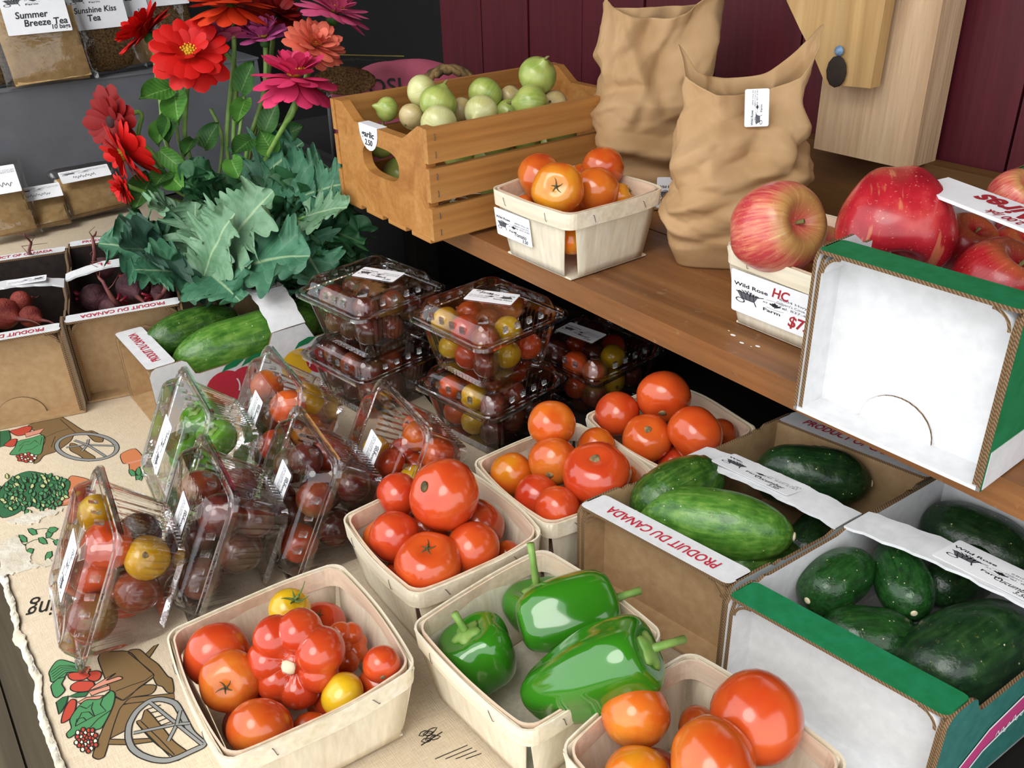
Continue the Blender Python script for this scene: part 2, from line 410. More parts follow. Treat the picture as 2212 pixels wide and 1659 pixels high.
    def mesh(s, name, mats, smooth=False, recalc=False):
        me = bpy.data.meshes.new(name); me.from_pydata(s.v, [], s.f)
        for m in (mats if isinstance(mats, (list, tuple)) else [mats]): me.materials.append(m)
        me.polygons.foreach_set('material_index', s.m)
        if s.uv:
            ul = me.uv_layers.new(name='UVMap')
            for lp in me.loops:
                u = s.uv.get(lp.vertex_index)
                if u: ul.data[lp.index].uv = u
        if recalc:
            bm = bmesh.new(); bm.from_mesh(me); bmesh.ops.recalc_face_normals(bm, faces=bm.faces); bm.to_mesh(me); bm.free()
        if smooth: me.polygons.foreach_set('use_smooth', [True]*len(me.polygons))
        me.update(); return me
    def obj(s, name, mats, parent=None, smooth=False, M=None, recalc=True):
        return put(name, s.mesh(name, mats, smooth, recalc), parent, M)

def put(name, me, parent=None, M=None):
    o = bpy.data.objects.new(name, me); COL.objects.link(o)
    if parent is not None: o.parent = parent
    if M is not None: o.matrix_local = M
    return o
def tag(o, label, cat, group=None):
    o['label'] = label; o['category'] = cat
    if group: o['group'] = group
    return o
def thing(name, label, cat, loc=(0, 0, 0), rz=0, group=None, M=None):
    o = bpy.data.objects.new(name, None); COL.objects.link(o); o.empty_display_size = .03
    o.matrix_local = M if M is not None else Matrix.Translation(loc) @ Matrix.Rotation(rz, 4, 'Z')
    return tag(o, label, cat, group)
def struct(o): o['kind'] = 'structure'; return o
def T(x=0, y=0, z=0): return Matrix.Translation((x, y, z))
def RX(a): return Matrix.Rotation(a, 4, 'X')
def RY(a): return Matrix.Rotation(a, 4, 'Y')
def RZ(a): return Matrix.Rotation(a, 4, 'Z')
def S(x, y=None, z=None): return Matrix.Diagonal((x, x if y is None else y, x if z is None else z, 1))
def frame(loc, zdir, xhint=(1, 0, 0)):
    z = Vector(zdir).normalized(); x = Vector(xhint); x = x - z*x.dot(z)
    if x.length < 1e-4: x = z.orthogonal()
    x.normalize(); y = z.cross(x)
    return Matrix(((x.x, y.x, z.x, loc[0]), (x.y, y.y, z.y, loc[1]), (x.z, y.z, z.z, loc[2]), (0, 0, 0, 1)))
def rrect(w, h, r, n=5):
    o = []
    for cx, cy, a0 in ((w/2-r, h/2-r, 0), (-w/2+r, h/2-r, 90), (-w/2+r, -h/2+r, 180), (w/2-r, -h/2+r, 270)):
        for k in range(n+1):
            a = radians(a0+90*k/n); o.append((cx+r*cos(a), cy+r*sin(a)))
    return o
def nz(p, s=1.0, seed=0): return noise.noise(Vector(p)*s + Vector((seed*7.3, seed*3.1, seed*1.7)))
def smoothstep(a, b, x):
    t = max(0, min(1, (x-a)/(b-a))); return t*t*(3-2*t)

# ------------------------------------------------------------ lettering
_TX = {}
def text_geo(txt, bold=0.0, shear=0.0):
    k = (txt, bold, shear)
    if k not in _TX:
        cu = bpy.data.curves.new('lettering', 'FONT'); cu.body = txt; cu.size = 1; cu.offset = bold; cu.shear = shear
        cu.align_x = 'LEFT'; cu.resolution_u = 3
        ob = bpy.data.objects.new('lettering', cu); COL.objects.link(ob)
        me = ob.to_mesh(); vs = [v.co.copy() for v in me.vertices]; fs = [tuple(p.vertices) for p in me.polygons]
        ob.to_mesh_clear(); bpy.data.objects.remove(ob); bpy.data.curves.remove(cu)
        w = max([v.x for v in vs] or [1]); _TX[k] = (vs, fs, w)
    return _TX[k]
def write(g, txt, x, y, h, mi=0, bold=0, shear=0, width=None, rot=0, z=.0, align='L'):
    if txt[0] == '~':      # illegible handwriting: looping pen line
        n = 7*len(txt); q = [(x+k*h*.085, y+h*(.25+.22*sin(k*1.15)+.12*sin(k*.47))) for k in range(n)]
        c, s_ = cos(rot), sin(rot); g.stroke([(x+(a-x)*c-(b-y)*s_, y+(a-x)*s_+(b-y)*c) for a, b in q], h*.07, z, mi); return
    vs, fs, w = text_geo(txt, bold, shear); sx = h if width is None else width/w
    ox = {'L': 0, 'C': -w*sx/2, 'R': -w*sx}[align]
    c, s_ = cos(rot), sin(rot); out = []
    for v in vs:
        a = ox+v.x*sx; b = v.y*h; out.append((x+a*c-b*s_, y+a*s_+b*c, z))
    g.add(out, fs, mi)

def label_print():
    """printed farm label artwork, drawn in a 2 x 1 unit field"""
    g = G()
    write(g, 'Wild Rose', -.93, .30, .24, 0, .022, width=.80)
    write(g, 'Farm', -.24, -.44, .20, 0, .02)
    # wheelbarrow loaded with vegetables
    g.flat([(-.86, .02), (-.36, .02), (-.44, -.26), (-.76, -.26)], 0, 1)
    for k in range(7): g.stroke([(-.82+.07*k, .04+.1*sin(k*1.1)), (-.80+.07*k, .20-.04*abs(k-3)), (-.74+.07*k, .04)], .03, .0002, 0)
    g.stroke([(-.88, .03), (-.34, .03)], .04, .0002, 0); g.stroke([(-.76, -.26), (-.44, -.26)], .03, .0002, 0)
    for k in range(4): g.stroke([(-.76+.1*k, -.02), (-.72+.09*k, -.24)], .015, .0003, 0)
    g.stroke([(-.70+.10*cos(a*.5)-.08, -.36+.10*sin(a*.5)) for a in range(13)], .03, .0002, 0, True)
    g.stroke([(-.44, -.26), (-.40, -.44)], .025, .0002, 0); g.stroke([(-.36, .02), (-.22, .10)], .03, .0002, 0)
    # maple leaf badge
    leaf = [(0, .13), (.035, .07), (.07, .085), (.06, .02), (.13, .05), (.11, .01), (.14, -.01), (.05, -.07), (.06, -.09), (.008, -.085), (.008, -.14),
            (-.008, -.14), (-.008, -.085), (-.06, -.09), (-.05, -.07), (-.14, -.01), (-.11, .01), (-.13, .05), (-.06, .02), (-.07, .085), (-.035, .07)]
    g.flat([(x+.04, y-.04) for x, y in leaf], 0, 0)
    g.stroke([(-.16+.04*k, .10+.03*sin(k*.35)) for k in range(11)], .012, 0, 1)
    g.stroke([(-.16+.04*k, -.22-.03*sin(k*.35)) for k in range(11)], .012, 0, 1)
    write(g, 'AT', -.24, -.07, .09, 0, .01); write(g, 'IC', .20, -.07, .09, 0, .01)
    write(g, '6804 Hwy #1', .93, .30, .15, 1, 0, align='R'); write(g, "Gilbert's Cove, N.S.", .93, .12, .15, 1, 0, width=.86, align='R')
    write(g, 'Tel. 837-4181', .93, -.06, .15, 1, 0, align='R')
    return g.mesh('label_print', [INK, INKG])
LABEL_PRINT = label_print()
_LAB = {}
def farm_label(parent, M, w=.066, h=.033, hand=None, red=None, tall=False):
    """paper sticker with the farm's print; part of its thing"""
    k = (w, h)
    if k not in _LAB:
        _LAB[k] = G().slab(rrect(w, h, .002, 3), .0004, 0, 0, 0).mesh('label', LABELW)
    lb = put('label', _LAB[k], parent, M)
    lb['label'] = 'white paper farm label'
    ph = h if not tall else h*.5
    put('print', LABEL_PRINT, lb, T(0, 0 if not tall else h*.24, .0006) @ S(w/2, ph/2*1.0 if not tall else ph/2*1.1, .2))
    g = G(); n = 0
    for (txt, x, y, hh, mi) in (hand or []):
        write(g, txt, x*w/2, y*h/2, hh, mi, .004 if mi == 0 else .02, .25); n += 1
    if n: g.obj('handwriting', [INK, INKR], lb, M=T(0, 0, .0008), recalc=False)
    return lb
HAND = lambda t: [(t, .02, -.60, .0075, 0), ('3.50', .45, -.90, .0065, 0)]

# ------------------------------------------------------------ the setting
def planks(parent, mat, n, x0, w, y, z0, z1, th, name='plank'):
    me = G().box(-w/2+.002, w/2-.002, -th/2, th/2, z0, z1).mesh(name, mat)
    for i in range(n): put(name, me, parent, T(x0+w*(i+.5), y+rnd.uniform(-.002, .002), 0))
floor = struct(G().box(-4, 3, -3.5, 1.3, -.80, -.74).obj('floor', FLOORW))
fm = G().box(-3.5, 3.5, -.068, .068, 0, .012).mesh('floor_plank', FLOORW)
for i in range(28): put('floor_plank', fm, floor, T(-.5, -2.4+.14*i, -.742))
wall_back = struct(G().box(-1.70, 1.6, 1.075, 1.10, -.74, 1.9).obj('wall_back', REDW))
planks(wall_back, REDW, 22, -1.70, .15, 1.065, -.74, 1.9, .018)
wall_dark = struct(G().box(-3.0, -1.70, 1.25, 1.28, -.74, 1.9).obj('wall_left', BLACKW))  # set-back board coloured near-black for the unlit corner
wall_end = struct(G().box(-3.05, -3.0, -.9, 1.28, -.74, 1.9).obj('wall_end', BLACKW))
added_roof = struct(G().box(-3.05, 1.6, -.25, 1.30, 1.9, 1.95).obj('added_roof', ROOFW))  # unseen roof, added to darken the wall top and bring daylight from the front

# produce table with a printed cloth
tb = thing('market_table', 'long wooden market table under the printed cloth', 'table', (0, 0, -.74))
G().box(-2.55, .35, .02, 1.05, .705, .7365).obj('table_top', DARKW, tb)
for x in (-2.4, .25):
    for y in (.08, .98): G().box(x-.035, x+.035, y-.035, y+.035, 0, .705).obj('leg', POSTW, tb)

cl = thing('tablecloth', 'linen tablecloth printed with vegetables and wheelbarrows, worn at the edge', 'tablecloth')
def edge_y(x): return -.012 + .006*nz((x*9, 0, 0)) + .004*nz((x*40, 2, 0)) - .012*max(0, nz((x*5, 5, 1)))
def back_y(x): return .56+.02*nz((x*6, 3, 3)) - .02*smoothstep(-1.2, -1.35, x)
g = G(); N = 300
xs = [-2.55+2.9*i/N for i in range(N+1)]
prof = [(None, -.008), (.0, -.0005), (.03, 0), (1.05, 0), (1.05, -.006)]
rings = []
for x in xs:
    e = edge_y(x); rings.append([(x, e-.001, -.035+.012*nz((x*30, 1, 1))), (x, e-.003, -.012), (x, e+.001, -.003), (x, e+.008, 0), (x, back_y(x), 0), (x, back_y(x)+.002, -.0028)])
g.loft(rings, closed=False); g.obj('cloth_sheet', CLOTH, cl, True)
# frayed white batting that shows along the torn edge
g = G(); rings = []
for i in range(901):
    x = -1.35+1.3*i/900; e = edge_y(x); a = .0005+.0025*abs(nz((x*90, 3, 3)))+.002*max(0, nz((x*12, 1, 3)))
    rings.append([(x, e-.0035-a, -.012), (x, e-.0045-a*.8, -.006), (x, e+.002-a*.4, .0012+.002*max(0, nz((x*55, 0, 3)))), (x, e+.001+.006*max(0, nz((x*24, 8, 2)))+.002*nz((x*160, 8, 2)), .0006)])
g.loft(rings, closed=False); o = g.obj('frayed_edge', BATTING, cl, True); o['label'] = 'white frayed batting along the cloth edge'
rt = random.Random(4)
for pts in ([(12, 1128), (58, 1110), (96, 1104), (136, 1100), (112, 1114), (90, 1118), (84, 1128), (62, 1134), (36, 1130)], [(0, 1172), (36, 1158), (58, 1188), (68, 1200), (66, 1216), (96, 1224), (70, 1226), (30, 1238), (0, 1246)], [(88, 1222), (104, 1204), (112, 1214), (148, 1206), (120, 1222)]):
    q = []
    for i_ in range(len(pts)):
        a, b = Vector((*pts[i_], 0)), Vector((*pts[(i_+1) % len(pts)], 0))
        for k in range(5):
            c = a.lerp(b, k/5); q.append(P(c.x+rt.uniform(-2.5, 2.5), c.y+rt.uniform(-2.5, 2.5), .001))
    G().slab([(v.x, v.y) for v in q], .0010, M=T(0, 0, .0003)).obj('torn_patch', BATTING, cl)
# --- printed motifs, drawn on the cloth (flat ink)
PRC = {k: simple('cloth_ink_'+k, v, None, rough=.85, spec=.1) for k, v in dict(brown='#7d6443', green='#4f8a5a', dgreen='#3a6a46', red='#b84a3a', terra='#c77a52', pink='#cf8f78', outline='#2d2a26', grey='#8d8d8a', pale='#b9c486', white='#e6dcc6').items()}
PK = list(PRC); PM = [PRC[k] for k in PK]; PI = {k: i for i, k in enumerate(PK)}
def crom(q, n=4):
    o = []; L = len(q)
    for i in range(L):
        a, b, c, d = (Vector(q[(i+k) % L]) for k in (-1, 0, 1, 2))
        for k in range(n):
            t = k/n; p = .5*((2*b)+(c-a)*t*.8+((2*a-5*b+4*c-d)*t*t+(3*b-a-3*c+d)*t**3)*.8+(c-b)*2*.2*t); o.append((p.x, p.y))
    return o
def motif(items, name='printed_motif'):
    g = G(); z = .0003
    for it in items:
        kind, col, pts = it[:3]; z += .00001
        q = [P(x, y, 0) for x, y in pts]; q = [(v.x, v.y) for v in q]
        if kind == 'f' or kind == 'o':
            if len(q) >= 7 and len(q) < 40: q = crom(q)
        if kind == 'f':
            g.flat(q, z, PI[col])
            g.stroke(q, .0011, z+.000006, PI['outline'], True)
        elif kind == 's': g.stroke(q, it[3] if len(it) > 3 else .0012, z, PI[col])
        elif kind == 'o': g.stroke(q, it[3] if len(it) > 3 else .0012, z, PI[col], True)
    return g.obj(name, PM, cl, recalc=False)
def ell(cx, cy, a, b, rot=0, n=20):
    c, s = cos(rot), sin(rot); return [(cx+a*cos(2*pi*k/n)*c-b*sin(2*pi*k/n)*s, cy+a*cos(2*pi*k/n)*s+b*sin(2*pi*k/n)*c) for k in range(n)]
def lf(x, y, L, w, a):  # small pointed leaf
    c, s = cos(a), sin(a); return [(x+c*t*L-s*u*w, y+s*t*L+c*u*w) for t, u in ((0, 0), (.3, .5), (.7, .4), (1, 0), (.7, -.4), (.3, -.5))]
Z6 = lambda pts: [(x*.4875, 850+y*.4875) for x, y in pts]
# near wheelbarrow with vegetables
Zb = lambda pts: [(90+x/5.742, 1370+y/5.742) for x, y in pts]
it = [('f', 'brown', Zb([(1390, 150), (1450, 125), (1340, 290), (1290, 330), (1250, 310), (1270, 270)])),
      ('f', 'brown', Zb([(1070, 215), (1210, 190), (1330, 290), (1450, 380), (1560, 520), (1620, 560), (1640, 720), (1560, 725), (1500, 655), (1430, 630), (1385, 540), (1360, 470), (1220, 350)])),
      ('f', 'brown', Zb([(700, 300), (780, 230), (1070, 215), (1220, 350), (1360, 470), (1390, 530), (1240, 640), (1100, 770), (1010, 825), (920, 780), (840, 690), (760, 480)])),
      ('f', 'brown', Zb([(1010, 880), (1300, 830), (1150, 1000), (1075, 1170), (870, 1285), (850, 1290), (890, 1150), (960, 950)])),
      ('f', 'brown', Zb([(1100, 790), (1640, 735), (1650, 800), (1400, 825), (1010, 870)])),
      ('f', 'brown', Zb([(910, 790), (1010, 825), (1100, 770), (1240, 640), (1420, 640), (1360, 745), (1110, 790), (1010, 880), (960, 950), (890, 1150), (850, 1290), (790, 1490), (770, 1530), (700, 1555), (635, 1520), (660, 1420), (760, 1170), (870, 900)])),
      ('f', 'brown', Zb([(850, 1305), (1080, 1310), (1400, 1290), (1430, 1330), (1100, 1375), (825, 1370)])),
      ('f', 'brown', Zb([(1300, 935), (1500, 1160), (1640, 1330), (1800, 1450), (1830, 1480), (1690, 1570), (1640, 1530), (1380, 1330), (1180, 1100), (1240, 1060)]))]
for q in ([(1070, 230), (1220, 350), (1350, 470)], [(920, 710), (1100, 640), (1280, 580), (1390, 500)], [(1180, 1110), (1400, 1330), (1590, 1520)], [(1230, 1080), (1460, 1300), (1650, 1500)], [(920, 775), (1010, 820), (1390, 540)]): it.append(('s', 'outline', Zb(q), .0009))
for a, b in (((1310, 935), (1480, 880)), ((1350, 980), (1510, 940)), ((1400, 1040), (1530, 1000)), ((1440, 1090), (1560, 1040)), ((1480, 1135), (1600, 1090))): it.append(('s', 'outline', Zb([a, b]), .0011))
wheel = Zb([(1330, 840), (1180, 960), (1090, 1120), (1075, 1280), (1120, 1410), (1230, 1500), (1400, 1560), (1560, 1570), (1700, 1530), (1850, 1460), (1980, 1400), (2010, 1365), (1950, 1310), (1850, 1210), (1740, 1000), (1650, 860), (1480, 810)])
it += [('o', 'outline', wheel, .0066), ('o', 'grey', wheel, .0044)]
for e in ((1345, 850), (1140, 1230), (1570, 1330), (1990, 1370), (1840, 1110), (1720, 950)): it += [('s', 'outline', Zb([(1680, 1120), e]), .0040), ('s', 'grey', Zb([(1680, 1120), e]), .0024)]
it += [('f', 'green', Zb([(95, 470), (180, 345), (270, 325), (480, 390), (600, 440), (560, 480), (330, 480), (290, 530), (130, 600), (105, 540)])), ('f', 'green', Zb([(120, 640), (200, 560), (290, 540), (250, 620), (290, 700), (200, 790), (150, 770), (125, 700)])),
       ('f', 'dgreen', Zb([(180, 850), (260, 790), (330, 770), (310, 860), (250, 960), (215, 1000)])), ('f', 'dgreen', Zb([(330, 780), (450, 730), (590, 720), (540, 780), (430, 790)])),
       ('f', 'red', Zb([(560, 520), (600, 470), (700, 460), (745, 490), (720, 560), (660, 590), (580, 570)])), ('f', 'red', Zb([(330, 500), (400, 480), (560, 480), (600, 520), (520, 570), (400, 580), (340, 550)])),
       ('f', 'red', Zb([(360, 690), (370, 640), (460, 590), (620, 590), (655, 620), (640, 670), (560, 715), (420, 720)])), ('f', 'red', Zb([(250, 1110), (260, 1010), (310, 890), (370, 815), (430, 830), (420, 930), (370, 1040)])),
       ('f', 'pink', Zb([(690, 620), (920, 490), (800, 580), (960, 530), (1000, 560), (830, 620), (600, 700)])), ('f', 'pink', Zb([(590, 720), (840, 640), (850, 690), (720, 730), (620, 770)])), ('f', 'pink', Zb([(450, 850), (560, 790), (770, 765), (720, 810), (470, 865)])),
       ('f', 'green', Zb([(350, 1075), (400, 980), (480, 880), (560, 820), (720, 810), (850, 710), (910, 740), (900, 850), (860, 960), (800, 1080), (740, 1170), (640, 1200), (440, 1240), (340, 1295), (310, 1240), (370, 1170)]))]
for k in range(5): it.append(('s', 'outline', Zb([(110+12*k, 480+28*k), (220+20*k, 400+20*k), (330+30*k, 390+18*k), (520, 420+12*k)]), .0007))
for q in ([(730, 880), (800, 960), (640, 1030), (420, 1150)], [(640, 850), (620, 930), (660, 1030)], [(600, 1170), (700, 1060), (860, 950)], [(440, 1100), (500, 980), (590, 970), (640, 1020)], [(480, 900), (560, 930), (620, 880)], [(730, 880), (760, 800), (850, 720)], [(420, 1150), (440, 1060), (520, 1040), (560, 1080)]): it.append(('s', 'outline', Zb(q), .0009))
for k in range(34):
    a = k*2.4; r = 24*sqrt(k); c = Zb([(560+r*cos(a), 1320+r*1.05*sin(a))])[0]; it.append(('f', 'red' if k % 3 else 'white', ell(c[0], c[1], 4.6, 5.2, .5, 8)))
motif(it)
# far wheelbarrow
Zc = lambda pts: [(x/4.609, 880+y/4.609) for x, y in pts]
it = [('f', 'brown', Zc([(280, 180), (580, 95), (640, 110), (720, 160), (840, 235), (920, 235), (1020, 290), (1020, 345), (940, 340), (860, 270), (750, 260), (700, 340), (560, 440), (440, 480), (390, 540), (335, 555), (420, 400), (450, 300)])),
      ('f', 'brown', Zc([(700, 360), (760, 370), (860, 440), (950, 500), (880, 540), (790, 480), (700, 430)]))]
for q in ([(600, 120), (690, 200), (760, 260)], [(450, 300), (560, 250), (690, 210)], [(510, 400), (550, 290)], [(900, 240), (990, 300)]): it.append(('s', 'outline', Zc(q), .0009))
wheel = [(x/4.609, 880+y/4.609) for x, y in ell(865, 395, 300, 130, .05, 30)]
it += [('o', 'outline', wheel, .0068), ('o', 'grey', wheel, .0046)]
for e in ((880, 320), (1150, 385), (1050, 490), (815, 440), (660, 400), (740, 330)): it += [('s', 'outline', Zc([(870, 375), e]), .0040), ('s', 'grey', Zc([(870, 375), e]), .0024)]
it += [('f', 'dgreen', Zc([(0, 240), (90, 230), (110, 310), (60, 380), (0, 400)])), ('f', 'red', Zc([(100, 240), (180, 215), (260, 190), (320, 200), (300, 240), (260, 270), (170, 285)])), ('f', 'red', Zc([(40, 380), (80, 345), (120, 320), (170, 320), (150, 380), (110, 395), (70, 390)])),
       ('f', 'pink', Zc([(250, 260), (440, 210), (400, 260), (260, 300)])), ('f', 'green', Zc([(105, 455), (150, 400), (180, 340), (300, 310), (400, 280), (440, 290), (430, 380), (400, 470), (250, 475), (110, 475)]))]
for q in ([(190, 440), (230, 380), (300, 370), (350, 330)], [(250, 430), (320, 420), (380, 380)], [(350, 330), (400, 380), (420, 300)], [(190, 390), (240, 350), (300, 340)]): it.append(('s', 'outline', Zc(q), .0009))
for k in range(26):
    a = k*2.4; r = 18*sqrt(k); c = Zc([(265+r*cos(a), 505+r*.48*sin(a))])[0]; it.append(('f', 'red' if k % 3 else 'white', ell(c[0], c[1], 4.2, 2.6, 0, 8)))
motif(it)
# potted shrub
it = [('f', 'terra', Zc([(480, 1010), (620, 860), (690, 700), (750, 685), (900, 730), (850, 830), (810, 960), (700, 970), (560, 990)]))]
for k in range(2): it.append(('s', 'pink', Z6([(270, 490-40*k), (310, 470-40*k), (355, 455-30*k)]), .004))
it.append(('f', 'dgreen', Z6([(0, 430), (60, 370), (130, 345), (230, 365), (310, 390), (290, 450), (200, 510), (130, 500), (60, 540), (0, 545)])))
rr = random.Random(3)
for k in range(150):
    u, w_ = rr.random(), rr.random(); x, y = 5+u*290, 365+w_*160
    if (y-345 < abs(x-160)*.30) or (y > 545-x*.18): continue
    q = Z6([(x, y)])[0]; it.append(('f', 'green' if rr.random() < .75 else 'pale', lf(q[0], q[1], 13, 8, rr.uniform(0, 6.3))))
motif(it)
# sprig with radishes
it = [('s', 'dgreen', Z6([(70, 690), (150, 650), (220, 640), (320, 690)]), .0012), ('s', 'dgreen', Z6([(150, 605), (200, 598), (245, 612)]), .001)]
for x, y, a in ((70, 690, -.4), (120, 660, -2.4), (170, 640, .6), (165, 625, -2.6), (205, 640, -.9), (235, 655, .3), (260, 670, -.5), (300, 690, .5), (150, 690, 2.6), (230, 700, 2.2), (210, 610, -.2)):
    q = Z6([(x, y)])[0]; it.append(('f', 'green', lf(q[0], q[1], 24, 13, a)))
for x, y in ((280, 708), (310, 685), (322, 735)): it.append(('f', 'red', ell(*Z6([(x, y)])[0], 11, 7)))
motif(it)
# terracotta jar near the small carton
it = [('f', 'terra', Z6([(535, 270), (600, 245), (640, 300), (600, 345), (575, 340), (570, 310), (545, 310)])), ('s', 'pink', Z6([(560, 312), (610, 300), (640, 290)]), .004)]
for k in range(7): it.append(('f', 'green', lf(*Z6([(600+12*(k % 4), 350+16*(k//4))])[0], 20, 12, .3+k*.9)))
motif(it)
# ears of wheat by the front baskets
it = [('s', 'outline', Z6([(1846+20, 1560), (1960, 1500)]), .0011)]
for k in range(6): it.append(('o', 'outline', lf(905+9*(k % 3)+5*(k//3), 1590+12*(k//3)-3*(k % 3), 24, 9, -.5+.3*(k % 2)), .0010))
for k in range(4): it.append(('s', 'outline', [(940+22*k, 1640), (1010+10*k, 1610+6*k)], .0008))
motif(it)
# upside-down printed word at the edge: ...ning
g = G(); a = P(150, 1288, 0); b = P(62, 1305, 0); d = (b-a)
write(g, 'ning', a.x, a.y, .040, 0, .0, .05, width=d.length, rot=atan2(d.y, d.x), z=.0005)
g.obj('printed_word', PRC['outline'], cl, recalc=False)

# shelf along the wall
sh = thing('wooden_shelf', 'worn brown wooden shelf board running along the wall above the table', 'shelf', (0, 0, 0))
G().box(-1.30, .40, .634, .828, .212, .24).obj('shelf_board', SHELFW, sh)
G().box(-1.30, .40, .831, 1.022, .212, .24).obj('shelf_board', SHELFW, sh)
G().box(-1.30, .40, 1.022, 1.048, .212, .345).obj('back_ledger', LEDGW, sh)
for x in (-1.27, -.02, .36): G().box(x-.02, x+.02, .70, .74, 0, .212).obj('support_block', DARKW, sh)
g = G()
for k in range(5):
    p = P(1570+18*k+rnd.uniform(-6, 6), 720+9*k+rnd.uniform(-14, 14), .2405); r = rnd.uniform(.0006, .0024)
    g.flat([(p.x+r*1.6*cos(t), p.y+r*sin(t)) for t in [i*pi/4 for i in range(8)]], .2404)
o = g.obj('paint_speck', LABELW, sh, recalc=False); o['label'] = 'white paint specks'
# rough post and brace
ps = thing('timber_post', 'rough pale timber post standing on the ledger against the red wall', 'post', (-.64, 1.03, .345))
g = G(); n = 24
for_r = []
for i in range(n+1):
    z = 1.55*i/n; j = .0025
    for_r.append([(-.07+j*nz((i, 0, 1)), -.045+j*nz((i, 2, 1)), z), (.05+j*nz((i, 4, 1)), -.045+j*nz((i, 2, 3)), z), (.062+j*nz((i, 5, 1)), -.035, z), (.062+j*nz((i, 6, 1)), .012, z), (-.07, .012, z)])
g.loft(for_r, True, True); g.obj('post_timber', POSTW, ps)
br = thing('brace_board', 'short honey-coloured board nailed across the timber post', 'board', (-.64, .975, .3))
zo = .345
def wall_pt(x, y, Y=.972):
    d = ray(x, y); t = Y/d.y; return CO+d*t
outl = []
for x, y in ((1717, 0), (1640, -420), (1990, -420), (1930, 0), (1897, 187), (1800, 178), (1775, 118), (1745, 60)):
    p = wall_pt(x, y); outl.append((p.x+.64, p.z-.3))
g = G().slab(outl, .018, M=RX(pi/2)); g.obj('board', BRACEW, br)
p = wall_pt(1812, 110, .954)
g = G().globe(12, 8, lambda u, v: Vector((.006*sin(v)*cos(u), .003*cos(v), .006*sin(v)*sin(u)))); g.obj('nail_head', NAIL, br, True, T(p.x+.64, p.y-.975+.0005, p.z-.3))
p = wall_pt(1806, 155, .954)
g = G().globe(12, 8, lambda u, v: Vector((.014*sin(v)*cos(u), .0015*cos(v), .018*sin(v)*sin(u)))); g.obj('knot', simple('wood_knot', '#1c120a', '#2c1c10', 100, .8), br, True, T(p.x+.64, p.y-.975+.0005, p.z-.3))

ds = thing('shade_black_bench', 'bench blackened to paint in deep shade behind the flowers and crate', 'bench', (-1.62, .98, 0))  # its black colour paints the shade; carries the pink basket
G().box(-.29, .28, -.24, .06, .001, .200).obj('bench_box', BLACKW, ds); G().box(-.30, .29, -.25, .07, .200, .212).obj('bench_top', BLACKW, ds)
struct(G().box(-1.30, .40, 1.03, 1.04, .001, .212).obj('added_shade_board', BLACKW))  # black sheet added below the shelf in place of its shade

# ------------------------------------------------------------ veneer baskets
def ring_pts(a, r, z, n=6, bow=0.0, amp=0.0, seed=0):
    o = []
    for (x, y) in rrect(2*a, 2*a, r, n):
        o.append(Vector((x, y, z)))
    return o
def dense_ring(a, r, z, per=14, nc=6, bow=.0, zf=None):
    """rounded square, sides subdivided, slightly bowed outwards"""
    o = []
    for q in range(4):
        R = Matrix.Rotation(q*pi/2, 3, 'Z')
        for k in range(per):
            y = -(a-r) + 2*(a-r)*k/per; b = bow*(1-(y/(a-r))**2)
            p = R @ Vector((a+b, y, 0)); p.z = z + (zf(p) if zf else 0); o.append(p)
        for k in range(nc):
            t = (pi/2)*k/nc
            p = R @ Vector((a-r+r*cos(t), a-r+r*sin(t), 0)); p.z = z + (zf(p) if zf else 0); o.append(p)
    return o
def basket(label, x, y, z0, size=.152, h=.086, rz=0, seed=0, gap=.007, base=.86):
    t = thing('veneer_basket', label, 'basket', (x, y, z0), rz, 'thin wooden veneer baskets')
    a = size/2-.003; b = a*base
    G().box(-b+.003, b-.003, -b+.003, b-.003, .001, .003).obj('bottom', VENEER, t)
    wob = lambda p: .0035*nz((p.x*14, p.y*14, seed), 1, seed)
    for q in range(4):
        def f(u, v):
            hw = (b+(a-b)*v) - gap + (.004*v)
            xx = (u-.5)*2*hw; bow = .004*(1-(2*u-1)**2)*v
            dist = b + (a-b)*(v**.85) + bow - .0016
            return (xx, -dist, .003+v*(h-.005))
        o = G().grid(8, 8, f).obj('side_panel', VENEER, t, True, RZ(q*pi/2), False)
        m = o.modifiers.new('veneer', 'SOLIDIFY'); m.thickness = .0014; m.offset = 0
    rim = .019
    for nm, off, mat in (('rim_band', .0012, VENH), ('inner_band', -.0030, VENPINK)):
        g = G(); th = .0014
        r1 = dense_ring(a+off, .016, h-rim, bow=.004, zf=wob); r2 = dense_ring(a+off+.001, .016, h, bow=.004, zf=wob)
        r3 = dense_ring(a+off+.001-th, .016, h, bow=.004, zf=wob); r4 = dense_ring(a+off-th, .016, h-rim, bow=.004, zf=wob)
        g.loft([r1, r2, r3, r4, r1]); g.obj(nm, mat, t, False)
    sm = G().tube([(-.005, 0, 0), (-.004, -.0008, .0006), (.004, -.0008, -.0006), (.005, 0, 0)], .00035, 5).mesh('staple', STAPLE)
    for q in range(4):
        for sx in (-.55, .5):
            put('staple', sm, t, RZ(q*pi/2) @ T(sx*a, -(a+.0014+.004*(1-sx*sx)), h-.010) @ RY(radians(60+25*nz((q, sx, seed)))))
    return t
BK = {}
